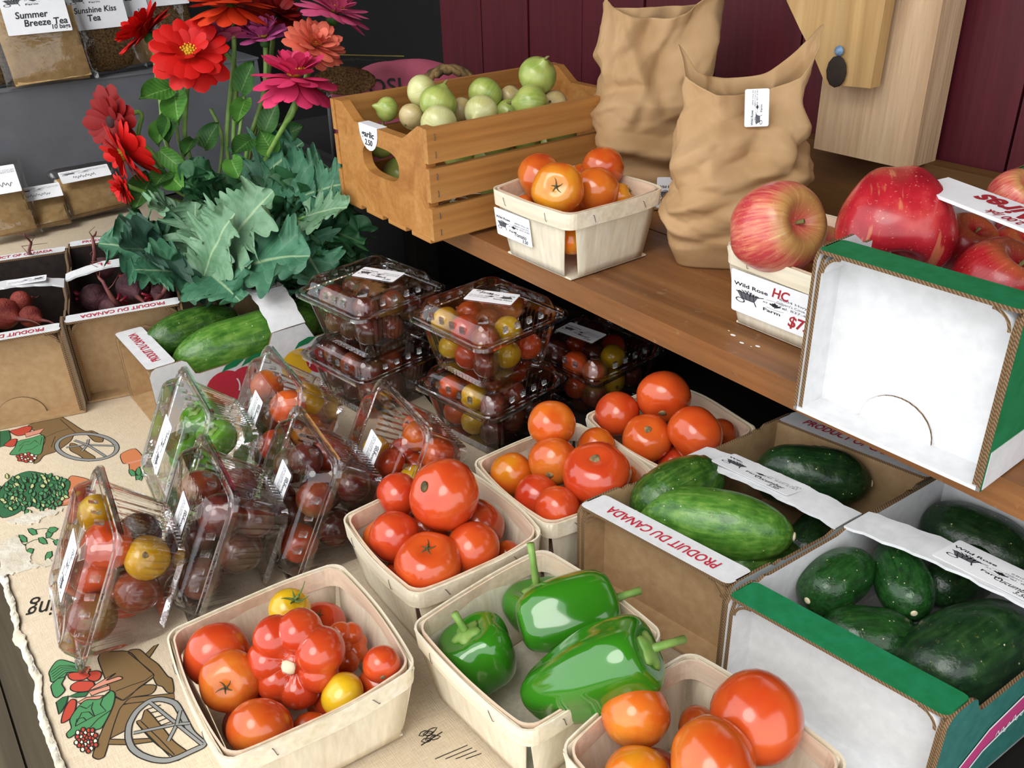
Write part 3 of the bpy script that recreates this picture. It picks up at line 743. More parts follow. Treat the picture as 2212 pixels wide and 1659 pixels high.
for k, lab, x, y, z, s, rz in (
    ('b1', 'veneer basket of mixed heirloom tomatoes at the front left, nearest the printed cloth edge', -.577, .167, .0035, .167, radians(-3)),
    ('b2', 'veneer basket of red tomatoes standing behind the pepper basket', -.641, .360, .0035, .154, radians(-1)),
    ('b3', 'veneer basket of red and amber tomatoes behind the kraft cucumber carton corner', -.641, .518, .0035, .150, radians(-2)),
    ('b4', 'rearmost veneer basket of tomatoes on the table, under the shelf', -.637, .676, .0035, .150, radians(-2)),
    ('b5', 'veneer basket holding shiny green peppers', -.466, .346, .0035, .160, radians(4)),
    ('b6', 'veneer basket of large tomatoes cut off by the bottom of the picture', -.290, .364, .0035, .154, radians(4)),
    ('b7', 'veneer basket of amber tomatoes on the shelf beside the onion crate', -.828, .692, .2405, .155, radians(1)),
    ('b8', 'veneer basket of streaked apples on the shelf with a red price', -.506, .753, .2405, .154, radians(1))):
    BK[k] = basket(lab, x, y, z, s, rz=rz, seed=len(lab) % 7, gap=.013 if k == 'b7' else .007)
def on_side(t, q, u, z, size, base=.86, h=.086):
    """matrix on a basket's outer face q (0 = -Y), u in [-1,1]"""
    a = size/2-.003; b = a*base; v = z/h; d = b+(a-b)*(max(v, 0)**.85)+.004*(1-u*u)*v+.0012
    lean = atan2((a-b), h)
    return RZ(q*pi/2) @ T(u*a, -d, z) @ RX(pi/2+lean)
farm_label(BK['b7'], on_side(BK['b7'], 0, -.42, .046, .155) @ T(0, 0, .001), .070, .036, HAND('Tomato'))
farm_label(BK['b8'], on_side(BK['b8'], 0, -.10, .043, .154) @ T(0, 0, .0015), .105, .047, [('HC', -.05, .36, .014, 1), ('$7.00', .33, -.72, .017, 1)])

# ------------------------------------------------------------ cardboard cartons
MXYZ = Matrix(((0, 0, 1, 0), (1, 0, 0, 0), (0, 1, 0, 0), (0, 0, 0, 1)))   # (y,z,x) outline -> world axes
def carton(label, M, Wd, L, H, outer, inner, lip, recess, text=None, d=.028, tabs=False, strap=True, dip=.022, e=.05, strapw=.036, rise=.006, side_out=None, lipw=None, dipl=None, skew=0.0, group='folded cardboard produce cartons', name='produce_carton'):
    t = thing(name, label, 'carton', group=group, M=M); th = .0032
    MA = [outer, inner, FLUTE, lip, recess]
    y0, y1 = -L/2, L/2; s = strapw/2
    G().box(-Wd/2, Wd/2, y0, y1, 0, th).obj('floor_panel', recess, t)
    def profile(dip):
        pr_ = [(y0, 0), (y1, 0), (y1, H-.010), (y1-.004, H-.003), (y1-.010, H), (y1-e, H), (y1-e-.006, H-.004), (y1-e-.014, H-dip+.002), (y1-e-.020, H-dip)]
        if strap: pr_ += [(s+.012, H-dip), (s, H+.0), (-s, H+.0), (-s-.012, H-dip)]
        return pr_ + [(y0+e+.020, H-dip), (y0+e+.014, H-dip+.002), (y0+e+.006, H-.004), (y0+e, H), (y0+.010, H), (y0+.004, H-.003), (y0, H-.010)]
    so = side_out or outer
    G().slab(profile(dip if dipl is None else dipl), th, 1, 0, 2, T(-Wd/2, 0, 0) @ MXYZ).obj('side_panel', [so, inner, FLUTE], t)
    G().slab(profile(dip), th, 0, 1, 2, T(Wd/2-th, 0, 0) @ MXYZ).obj('side_panel', [so, inner, FLUTE], t)
    lw = lipw or d
    for sg, yy in ((1, y0), (-1, y1)):
        R = Matrix() if sg == 1 else RZ(pi)
        E_ = R @ T(0, -L/2, 0)
        ep = G().box(-Wd/2+th, Wd/2-th, d, d+th, th, H-th).obj('end_panel', [recess, inner], t, M=E_)
        for pl in ep.data.polygons:
            if pl.normal.y > .5: pl.material_index = 1
        # top lip with a small fold down at the outer edge
        g = G(); g.slab(rrect(Wd-.004, lw+th, .006, 3), th, 0, 1, 2, T(0, (lw+th)/2, H-th))
        lp = g.obj('top_lip', [lip, recess, FLUTE], t, M=E_)
        if text:
            tg = G(); vs, fs, w = text_geo(text[0 if sg == 1 else 1], .015)
            write(tg, text[0 if sg == 1 else 1], 0, -.0058, .0165, 0, .015, width=min(Wd*.72, .0165*w), align='C')
            tg.obj('lettering', PRINTR, lp, M=T(0, lw*.52, H+.0005) @ RZ(pi), recalc=False)
        for sx in (-1, 1):
            hf = [(0.002, th), (d, th), (d, H-th), (.014, H-th), (.005, H-th-.006), (.002, H-.020)]
            g = G(); g.slab(hf, .0035, 0 if sx < 0 else 1, 1 if sx < 0 else 0, 2, T(-Wd/2+th+.0006 if sx < 0 else Wd/2-th-.0006-.0035, 0, 0) @ MXYZ)
            g.obj('corner_flap', [recess, recess, FLUTE], t, M=E_)
        for sx in (-1, 1):
            R_ = .016; cx_, cz_ = sx*(Wd/2-th-.004-R_), H-th-R_
            ro = [(cx_+sx*R_*sin(pi/2*k/6), cz_+R_*cos(pi/2*k/6)) for k in range(7)]; ri = [(cx_+sx*(R_-.0026)*sin(pi/2*k/6), cz_+(R_-.0026)*cos(pi/2*k/6)) for k in range(7)]
            g = G().loft([[(x, yy_, z) for x, z in (ro+ri[::-1])] for yy_ in (.0015, d)], True, True)
            for q_ in (-1, -2): g.m[q_] = 1
            g.obj('corner_fold', [recess, FLUTE], t, M=E_)
        if tabs and sg == 1:
            pts = [(.032*cos(pi*k/14), .030*sin(pi*k/14)) for k in range(15)]
            g = G().slab(pts, .002, 0, 0, 1, T(-.004, d-.0005, th) @ RX(pi/2)); g.obj('round_tab', [recess, FLUTE], t, M=E_)
    if strap:
        def f(u, v):
            x = (u-.5)*(Wd-.001); return (x, (v-.5)*strapw + .0012*sin(u*40)*(2*v-1), H+.0005+rise*(1-(2*u-1)**2)+.0012*nz((u*6, v, L)))
        o = G().grid(20, 4, f).obj('strap', lip if lip is not GREENC else WHITEC, t, False, None, False)
        m = o.modifiers.new('card', 'SOLIDIFY'); m.thickness = .003; m.offset = 0
    CBOX[t.name] = (M.copy(), Wd, L, d, H)
    return t
CBOX = {}
def skew_thing(t, k):
    """a cardboard box squashed into a parallelogram: y grows with x"""
    Sh = Matrix(((1, 0, 0, 0), (k, 1, 0, 0), (0, 0, 1, 0), (0, 0, 0, 1)))
    for ch in [o for o in bpy.data.objects if o.parent is t]:
        Mc = ch.matrix_basis.copy()
        if ch.data.users > 1: ch.data = ch.data.copy()
        ch.data.transform(Sh @ Mc); ch.matrix_basis = Matrix()
        for gc in [o for o in bpy.data.objects if o.parent is ch]:
            if gc.data.users > 1: gc.data = gc.data.copy()
            gc.data.transform(Sh @ Mc @ gc.matrix_basis); gc.matrix_basis = Matrix()
DARKC = card('dark_inner_card', '#1c1613', '#2a211c')  # near-black card on the inner faces of the beet cartons
TXT = ('PRODUIT DU CANADA', 'PRODUCT OF CANADA')
CT = {}
# D: cucumbers, kraft ends
pD = (P(1250, 1085, .11)+P(1575, 1265, .11))/2
def carton_at(corner_l, corner_r, H, L, extra=0):
    a = P(*corner_l, H); b = P(*corner_r, H); a.z = b.z = 0; w = (b-a).length; an = atan2((b-a).y, (b-a).x); m = (a+b)/2
    return T(m.x, m.y, 0) @ RZ(an+extra) @ T(0, L/2, 0), w
MD, wD = carton_at((1247, 1090), (1577, 1268), .11, .31, radians(-12))
wD *= cos(radians(12))
CT['D'] = carton('carton lettered PRODUIT DU CANADA, full of cucumbers, beside the pepper basket', T(0, 0, .001) @ MD, wD, .31, .11, WHITEC, KRAFT, WHITEC, KRAFT, TXT, dip=.004)
farm_label(CT['D'], T(-.012, .004, .1175) @ RX(radians(-8)) @ RZ(radians(-1)), .088, .036, HAND('Cucumber'))
skew_thing(CT['D'], math.tan(radians(12)))
ME, wE = carton_at((1568, 1285), (2052, 1556), .12, .34, radians(-10))
wE *= cos(radians(10))
CT['E'] = carton('green-lipped carton with a white end, full of smooth dark cucumbers, at the right edge', T(0, 0, .001) @ ME, wE, .34, .12, TEALC, WHITEC, GREENC, WHITEC, None, dip=.022, e=.030, dipl=.003)
farm_label(CT['E'], T(.030, .004, .128) @ RZ(radians(-4)), .092, .037, HAND('Cucumber'))
g = G(); write(g, 'Though', -.092, .004, .013, 0, .01, .2); write(g, 'Sweet', -.080, -.014, .013, 0, .01, .2)
g.obj('handwriting', INK, CT['E'], M=T(.006, 0, .1275) @ RY(radians(-4)), recalc=False)
# printed band on the green carton's right flank
g = G(); pts = [(-.15, .030), (-.10, .060), (0, .078), (.10, .060), (.15, .030), (.15, .010), (.10, .040), (0, .058), (-.10, .040), (-.15, .010)]
g.flat(pts, 0, 0); g.stroke([(x, y+.002) for x, y in pts[:5]], .003, .0003, 1); g.stroke([(x, y-.002) for x, y in pts[5:]], .003, .0003, 1)
write(g, '~~~~~~~~~~~~~', -.085, .040, .017, 1, rot=.08, z=.0004)
g.obj('printed_band', [PRINTP, LABELW], CT['E'], M=T(wE/2+.0006, 0, 0) @ MXYZ, recalc=False)
g = G(); st = []
for k in range(24):
    a = 2*pi*k/24; r = .030 if k % 2 else .042; st.append((r*cos(a), r*.8*sin(a)))
g.stroke(st, .0016, 0, 0, True); g.obj('printed_burst', PURPLEP, CT['E'], M=T(wE/2-.0052, .11, .085) @ RZ(pi) @ MXYZ, recalc=False)
skew_thing(CT['E'], math.tan(radians(10)))
# F: apples on the shelf
aF, bF = P(1728, 890, .2405), P(2095, 1056, .2405); anF = atan2((bF-aF).y, (bF-aF).x); wF = .166
mF = (aF+bF)/2; LF = .36
CT['F'] = carton('tall white and green carton of red apples overhanging the shelf edge', T(mF.x, mF.y, .241) @ RZ(anF) @ T(0, LF/2, 0), wF, LF, .148, GREENC, WHITEC, GREENC, WHITEC, None, d=.030, tabs=True, dip=.012, strap=False, lipw=.030)
G().box(wF/2-.0002, wF/2+.0006, -LF/2+.003, LF/2, .001, .034).obj('white_band', WHITEC, CT['F'])
g = G(); st = []
for k in range(24):
    a = 2*pi*k/24; r = .018 if k % 2 else .026; st.append((r*cos(a), r*sin(a)))
g.stroke(st, .0016, 0, 0, True); g.obj('printed_burst', PRINTR, CT['F'], M=T(wF/2+.0009, -.115, .085) @ MXYZ, recalc=False)
# C: large cucumbers, flank towards the viewer
aC, bC = P(235, 727, .105), P(320, 803, .105); LC = .40
wC = .152; mC = bC
CT['C'] = carton('white carton printed with cherries, holding very large striped cucumbers, in front of the kale', T(bC.x, bC.y, .001) @ RZ(radians(1)) @ T(-wC/2, LC/2, 0), wC, LC, .105, WHITEC, KRAFT, WHITEC, KRAFT, TXT, d=.035, dip=.026, e=.045, rise=.040, strapw=.050)
farm_label(CT['C'], T(.004, 0, .1475) @ RZ(radians(93)), .046, .042, HAND('Cuke'))
g = G()   # printed fruit on the flank: outline coordinates (y, z)
def disc(cx, cy, r, mi, z): g.flat([(cx+r*cos(2*pi*k/24), cy+r*.95*sin(2*pi*k/24)) for k in range(24)], z, mi)
for cy, mi, rr_ in ((-.105, 0, .028), (-.076, 0, .025), (.005, 1, .026), (.045, 0, .027), (.12, 0, .026)):
    disc(cy, .045, rr_, mi, .0002+abs(cy)*.0005)
    g.flat([(cy-.002, .070), (cy+.006, .079), (cy+.022, .083), (cy+.034, .080), (cy+.020, .073), (cy+.006, .072)], .0005, 2)
    g.stroke([(cy+rr_*.72*cos(a*.2-.5), .045+rr_*.72*sin(a*.2-.5)) for a in range(6)], .0022, .0006, 3)
g.obj('printed_fruit', [PRINTR, PRINTY, GREENC, WHITEC], CT['C'], M=T(wC/2+.0003, 0, 0) @ MXYZ, recalc=False)
# A, B: beets
LB = .37
b0, b1 = P(137, 694, .13), P(393, 662, .13); wB = .160; mB = (b0+b1)/2
an = radians(90-14)
CT['B'] = carton('kraft-ended carton of dark purple beets in front of the kale jar', T(mB.x, mB.y, .001) @ RZ(an) @ T(0, LB/2, 0), wB, LB, .13, WHITEC, DARKC, WHITEC, KRAFT, TXT, dip=.016, rise=.012, strapw=.03, d=.024)
CT['A'] = carton('kraft-ended carton of red beets cut off by the left edge', T(mB.x+.015, mB.y, .001) @ RZ(an) @ T(-wB-.004, LB/2-.012, 0), wB, LB, .132, WHITEC, DARKC, WHITEC, KRAFT, TXT, tabs=True, dip=.016, rise=.012, strapw=.03, d=.024)
farm_label(CT['B'], T(.035, 0, .1435) @ RZ(pi), .055, .026)
farm_label(CT['A'], T(.030, 0, .1455) @ RZ(pi), .055, .026)
g = G(); write(g, '3 L', 0, 0, .016, 0, .02); g.obj('lettering', PRINTR, CT['B'], M=T(-.010, .006, .1445) @ RZ(pi), recalc=False)

# ------------------------------------------------------------ plastic clamshell punnets
def shell_ring(a, r, z, per=16, nc=5, rib=0.0):
    o = []
    for q in range(4):
        R = Matrix.Rotation(q*pi/2, 3, 'Z')
        for k in range(per):
            y = -(a-r)+2*(a-r)*k/per; p = R @ Vector((a+(rib if k % 2 else 0), y, 0)); p.z = z; o.append(p)
        for k in range(nc):
            t = (pi/2)*k/nc; p = R @ Vector((a-r+r*cos(t), a-r+r*sin(t), 0)); p.z = z; o.append(p)
    return o
def shell_meshes():
    R = lambda a, z, rib=0.0, r=None: shell_ring(a, r or (.017 if a > .06 else .013), z, per=26, rib=rib)
    g = G()
    g.loft([R(.026, .006, r=.009), R(.046, .004), R(.051, .000), R(.0535, .002), R(.055, .009, -.0026), R(.0655, .052, -.0026), R(.067, .057), R(.0685, .0615), R(.0695, .0640), R(.0740, .0640), R(.0748, .0660), R(.0775, .0660), R(.0782, .0615)], capa=True)
    g.v = [(x, y, z*1.1) for x, y, z in g.v]
    tray = g.mesh('tray', PET, True); tray.set_sharp_from_angle(angle=radians(28))
    g = G()
    g.loft([R(.0788, .0618), R(.0780, .0675), R(.0762, .0682), R(.0750, .0705), R(.0718, .0705), R(.0705, .0680), R(.0692, .0684), R(.0675, .0730), R(.0645, .0860), R(.0625, .0915), R(.0595, .0945), R(.0570, .0950), R(.0550, .0932), R(.0280, .0932, r=.010)], capb=True)
    for q in range(4):
        M = RZ(q*pi/2)
        for y in (-.030, -.010, .010, .030): g.box(.0660, .0690, y-.0032, y+.0032, .0745, .0860, 0, M)
    tb_ = [(.064, .064), (.080, .066), (.088, .084), (.066, .080)]
    g.add([(x, y, .0676) for x, y in tb_], [(0, 1, 2, 3)]); g.add([(-x, -y*.98, .0666) for x, y in tb_], [(0, 1, 2, 3)])
    g.v = [(x, y, .0704+(z-.064)*.74) for x, y, z in g.v]
    lid = g.mesh('lid', PET, True); lid.set_sharp_from_angle(angle=radians(28))
    return tray, lid
TRAY, LID = shell_meshes()
CHERRY = []
def tom_f(rib, squash, dim, seed, lobes=0, amp=0.0):
    def f(u, v):
        r = 1 + rib*cos(5*u+seed) * sin(v)**2*.5 + .03*nz((cos(u)*sin(v), sin(u)*sin(v), cos(v)), 1.3, seed)
        if lobes:
            w = abs(cos(lobes*u/2 + .45*sin(u*2+seed)))**.42; r *= (1-amp*(1-w)*sin(v)**.6)*(1+.07*sin(u*1.0+1)+.05*sin(3*u))
        z = cos(v)*squash; q = sin(v)
        z -= dim*exp(-(v/.38)**2); z += dim*.4*exp(-((pi-v)/.4)**2)
        return Vector((r*q*cos(u), r*q*sin(u), z*r))
    return f
TOMF = {}
def lobed_f(n, c, rho, seed, core):
    rl = random.Random(seed); L = []
    for k in range(n):
        a = 2*pi*(k+rl.uniform(-.18, .18))/n; cc = c*rl.uniform(.92, 1.06); r_ = rho*rl.uniform(.86, 1.08)
        L.append((Vector((cc*cos(a), cc*sin(a), rl.uniform(-.08, .06))), r_))
    def f(u, v):
        d = Vector((sin(v)*cos(u), sin(v)*sin(u), cos(v))); t = core
        for q, r_ in L:
            b = d.dot(q); D = b*b-(q.length_squared-r_*r_)
            if D > 0 and b > 0: t = max(t, b+sqrt(D))
        return Vector((d.x*t, d.y*t, d.z*t*1.12))
    return f
def tom_mesh(kind, mat, nu=28, nv=18):
    k = (kind, mat.name)
    if k not in TOMF:
        d = dict(c=(.0, 1.0, .06, 1), r=(.03, .90, .14, 2), s=(.02, .95, .10, 5), f=(.05, .82, .20, 3), b=(.0, 1.02, .08, 4), e=(0, 1.15, .05, 6))
        if kind in d: f = tom_f(*d[kind])
        elif kind == 'lob': f = lobed_f(7, .56, .44, 3, .30); nu, nv = 120, 56
        elif kind == 'rib': f = lobed_f(8, .50, .46, 8, .34); nu, nv = 112, 48
        TOMF[k] = G().globe(nu, nv, f).mesh('tomato', mat, True)
    return TOMF[k]
SCARM = G().globe(10, 5, lambda u, v: Vector((.16*sin(v)*cos(u)*(1+.2*sin(3*u)), .16*sin(v)*sin(u), .04*cos(v)))).mesh('stem_scar', SCAR, True)
BLOSM = G().globe(10, 5, lambda u, v: Vector((.10*sin(v)*cos(u)*(1+.3*sin(4*u)), .10*sin(v)*sin(u), .05*cos(v)))).mesh('stem_scar', BLOSSOM, True)
def calyx_mesh(mat, curl, n=5, stem=.25):
    g = G()
    for k in range(n):
        a = 2*pi*k/n + .3*sin(k*3.1); L = .45+.14*sin(k*2.3)
        pts = [(cos(a+.25*t*t)*L*t, sin(a+.25*t*t)*L*t, .03+curl*(t**2)*(.6+.4*sin(k*1.7))) for t in (0, .25, .5, .75, 1)]
        g.tube(pts, lambda s: .05*(1-s)+.012, 5)
    g.tube([(0, 0, 0), (.02, .01, stem*.5), (.07, .03, stem)], lambda s: .055-.01*s, 6)
    return g.mesh('calyx', mat, True)
CAL_D, CAL_G, CAL_UP = calyx_mesh(CALYX, .05), calyx_mesh(CALYXG, .10), calyx_mesh(CALYXG, .55, 6, .35)

def relax(pts, box=None, it=60, taper=None, view=False, rad=None):
    """pts: list of [Vector, radius]; push overlapping spheres apart (view: mostly in depth)"""
    rad = rad or [1.0]*len(pts)
    for _ in range(it):
        for i in range(len(pts)):
            for j in range(i):
                d = pts[i][0]-pts[j][0]; m = (pts[i][1]*rad[i]+pts[j][1]*rad[j])*.985; L = d.length
                if 1e-6 < L < m:
                    if view:
                        dz = d.dot(CF); lat = (d-CF*dz).length; need = sqrt(max(0, m*m-lat*lat))-abs(dz)
                        q = CF*(need*.30*(1 if dz >= 0 else -1)) + d*((m-L)/L*.10)
                    else: q = d*((m-L)/L*.5)
                    pts[i][0] += q; pts[j][0] -= q
        if box: clampbox(pts, box, taper)
    return pts
def clampbox(pts, box, taper=None):
            for p in pts:
                for a in range(3):
                    lo, hi = box[a]; r = p[1]*.99
                    if taper and a < 2:
                        k = taper*max(0, 1-(p[0].z-box[2][0])/.085); lo += k; hi -= k
                        if p[0].z > box[2][0]+.080: lo -= .014; hi += .014
                    if p[0][a]-r < lo: p[0][a] = lo+r
                    if hi is not None and p[0][a]+r > hi: p[0][a] = hi-r
def rand_rot(): return Euler((rnd.uniform(0, 6.3), rnd.uniform(0, 3.1), rnd.uniform(0, 6.3))).to_matrix().to_4x4()
def punnet(label, M, colours, short, n=17, rr_=(.0175, .0205), lab=True, hand='Tomato', group='clear plastic punnets of cherry tomatoes', laboff=(.012, 0, .45), fruit=True):
    t = thing('plastic_punnet', label, 'punnet', M=M, group=group)
    put('tray', TRAY, t); put('lid', LID, t)
    if lab: farm_label(t, T(laboff[0], laboff[1], .0926) @ RZ(laboff[2]), .066, .034, HAND(hand))
    if not fruit: return t
    pts = []; per = 9 if rr_[1] < .0215 else 6
    for k in range(n):
        lay = k//per; i = k % per
        pts.append([Vector(((i % 3-1)*.034+rnd.uniform(-.004, .004), ((i//3-1)*.034 if per == 9 else (i//3-.5)*.044)+rnd.uniform(-.004, .004), .024+.036*lay)), rnd.uniform(*rr_)])
    for _ in range(40):
        relax(pts, ((-.060, .060), (-.060, .060), (.0080, .0905)), 4)
        for p in pts:
            lim = .0490+.013*min(1, p[0].z/.06)
            for a_ in (0, 1): p[0][a_] = max(-lim+p[1], min(lim-p[1], p[0][a_]))
    nm = dict(r='red', o='orange', a='amber', y='yellow', b='brown', s='russet', p='dark purple')
    for k, (p, r) in enumerate(pts):
        c = colours[k % len(colours)]
        o = put('cherry_tomato', tom_mesh('e' if (c in 'ry' and k % 3 == 0) else 'c', TM[c], 20, 12), None, M @ T(*p) @ rand_rot() @ S(r/(1.15 if (c in 'ry' and k % 3 == 0) else 1.02)))
        tag(o, f'{nm[c]} cherry tomato in the {short}', 'tomato', f'{nm[c]} tomatoes in the {short}')
        if k % 2: put('stem_scar', SCARM if k % 4 == 1 else BLOSM, o, T(0, 0, .93))
    return t
hz = .0934
def centre(cs, z): return sum((P(x, y, z) for x, y in cs), Vector())/len(cs)
def stack(cs, deg, zlev, levels, sh_=(0, 0, 0)):
    c = centre(cs, .001+hz*zlev+.0704)+Vector(sh_)
    for k, (lab, cols, short, hand, off) in enumerate(levels):
        punnet(lab, T(c.x+rnd.uniform(-.004, .004), c.y+rnd.uniform(-.004, .004), .001+hz*k) @ RZ(radians(deg+rnd.uniform(-2, 2))), cols, short, hand=hand, laboff=off)
stack([(602, 618), (770, 555), (930, 610), (790, 690)], 9, 1, [
    ('lower punnet of the left stack, dark tomatoes', 'ppbpppbp', 'lower punnet of the left stack', 'Black', (0, 0, .3)),
    ('top punnet of the left stack, dark tomatoes, next to the kale', 'bppbpbppp', 'top punnet of the left stack', 'Black', (.006, .012, .35))], (.028, 0, 0))
stack([(868, 690), (1060, 605), (1220, 680), (1065, 780)], 8, 1, [
    ('lower punnet of the middle stack, mixed cherry tomatoes', 'ryprobyrp', 'lower punnet of the middle stack', 'Mixed', (0, 0, .3)),
    ('top punnet of the middle stack with yellow and red tomatoes and an upside-down label', 'yrbrbyrar', 'top punnet of the middle stack', 'Mixed', (-.002, .010, 3.6))])
stack([(1070, 765), (1240, 685), (1395, 765), (1225, 850)], 4, 0, [
    ('shaded punnet under the shelf, right of the stacks', 'prbrpyprb', 'shaded punnet under the shelf', 'Mixed', (-.020, -.006, .1))], (.01, .03, 0))
def lean_at(x, yb, deg, rz=0):
    # stands on its side edge, lid towards -Y, leaning back by deg
    return T(x, yb, 0) @ RZ(radians(rz)) @ RX(radians(90-deg)) @ T(0, .0786, -.0704)
ST = [('front', -.828, .030, 26, -7, 'yrbrpyrrb', 'punnet standing nearest the front edge with red, yellow and dark tomatoes', 11, (.020, .025)),
      ('second', -.822, .137, 26, -7, 'pppbpp', 'second standing punnet from the front edge, dark tomatoes', 11, (.021, .025)),
      ('third', -.812, .243, 26, -7, 'pbpsp', 'third standing punnet, dark tomatoes, left of the red tomato basket', 12, (.019, .024)),
      ('green', -.992, .174, 26, -6, '', 'standing punnet of small green peppers beside the cherry-print carton', 0, None),
      ('orange', -.980, .281, 26, -6, 'ropryabp', 'standing punnet with orange and red tomatoes before the cherry-print carton', 12, (.019, .024)),
      ('rear', -.806, .349, 26, -7, 'orarsyr', 'rearmost standing punnet, orange and red tomatoes, before the middle stack', 14, (.017, .021))]
for nm_, x, y, dg, yw, cs, lab, n_, rr2 in ST:
    punnet(lab, lean_at(x, y, dg, yw), cs, f'{nm_} standing punnet', n=n_, rr_=rr2, lab=True, hand='Tomato' if cs else 'Pepper', fruit=bool(cs), laboff=(.0, 0, 1.5))

# ------------------------------------------------------------ crate of onions
CX, CY, CWd, CL, CH = -1.104, .777, .263, .404, .150
cr = thing('wooden_crate', 'slatted pine crate with a hand hole, full of green onions, on the shelf', 'crate', (CX, CY, .2405))
def s_notch():
    pts = [(-CWd/2+.010, .006), (CWd/2-.010, .006), (CWd/2-.010, CH)]
    for k in range(7):
        t = k/6; pts.append((.095-.030*t, CH-.022*smoothstep(0, 1, t)))
    for k in range(7):
        t = k/6; pts.append((-.065-.030*t, CH-.022+.022*smoothstep(0, 1, t)))
    pts.append((-CWd/2+.010, CH)); return pts
def holed(outer, hole_c, hw, hh, th):
    def hit(a):
        d = Vector((cos(a), sin(a))); best = 1e9
        for i in range(len(outer)):
            p = Vector(outer[i])-Vector(hole_c); q = Vector(outer[(i+1) % len(outer)])-Vector(hole_c); e = q-p
            den = d.x*e.y-d.y*e.x
            if abs(den) < 1e-12: continue
            t = (p.x*e.y-p.y*e.x)/den; u = (p.x*d.y-p.y*d.x)/den
            if t > 0 and -1e-6 <= u <= 1+1e-6: best = min(best, t)
        return (hole_c[0]+d.x*best, hole_c[1]+d.y*best)
    angs = sorted(set([round(2*pi*k/56, 5) for k in range(56)] + [round(atan2(p[1]-hole_c[1], p[0]-hole_c[0]) % (2*pi), 5) for p in outer]))
    O = [hit(a) for a in angs]; I = []
    for a in angs:
        n_ = 3.0; r = (abs(cos(a)/hw)**n_+abs(sin(a)/hh)**n_)**(-1/n_); I.append((hole_c[0]+r*cos(a), hole_c[1]+r*sin(a)))
    g = G(); f = lambda L, y: [(x, y, z) for x, z in L]
    g.loft([f(O, 0), f(O, th), f(I, th), f(I, 0), f(O, 0)]); return g
em = holed(s_notch(), (0, .083), .050, .021, .014).mesh('end_panel', CRATEE, recalc=True)
put('end_panel', em, cr, T(0, -CL/2, 0)); put('end_panel', em, cr, T(0, CL/2-.014, 0))
slm = G().box(-.005, .005, -CL/2-.002, CL/2+.002, -.0215, .0215).mesh('slat', wood('crate_pine_long', '#9f662f', '#ba8246', '#c99556', 1, 5, .42, .0004, .1))
stm = G().tube([(0, -.0, -.004), (.0012, 0, -.0035), (.0012, 0, .0035), (0, 0, .004)], .0005, 5).mesh('staple', STAPLE)
for sx in (-1, 1):
    for z in (.0275, .0785, .1285):
        s_ = put('slat', slm, cr, T(sx*(CWd/2-.005), 0, z))
        for yy in (-1, 1):
            for dz in (-.011, .011): put('staple', stm, s_, T(sx*.005, yy*(CL/2-.009), dz) @ (Matrix() if sx > 0 else RZ(pi)))
for k in range(4):
    G().box(-.024, .024, -CL/2-.001, CL/2+.001, 0, .006).obj('bottom_slat', CRATEW, cr, M=T(-.096+.064*k, 0, 0))
g = G(); tp = [(-.026, .0), (.026, 0)] + [(.026*cos(pi*k/10), -.030*sin(pi*k/10)-.004) for k in range(11)]
g.slab(tp[::1], .0006, M=T(-.026, -CL/2-.0004, .1285) @ RX(pi/2)); g.box(-.052, 0, -CL/2-.0004, -CL/2+.015, .1283, .1290)
lb = g.obj('label', LABELW, cr); g = G(); write(g, 'garlic', -.045, .113, .012, 0, .02, .2, width=.036); write(g, '2.50', -.038, .102, .011, 0, .02, .2, width=.022)
g.obj('handwriting', INK, lb, M=T(0, -CL/2-.0015, 0) @ RX(pi/2), recalc=False)
g = G(); rq = random.Random(5)
for k in range(160):
    M_ = T(CX+rq.uniform(-.11, .11), CY+rq.uniform(-.18, .18), .2405+.008+rq.uniform(0, .016)) @ RZ(rq.uniform(0, 6)) @ RX(rq.uniform(-.6, .6)); g.box(-.012, .012, -.0018, .0018, 0, .0006, 0, M_)
o = g.obj('paper_shred', STRAW); tag(o, 'pale shredded packing in the bottom of the onion crate', 'packing'); o['kind'] = 'stuff'

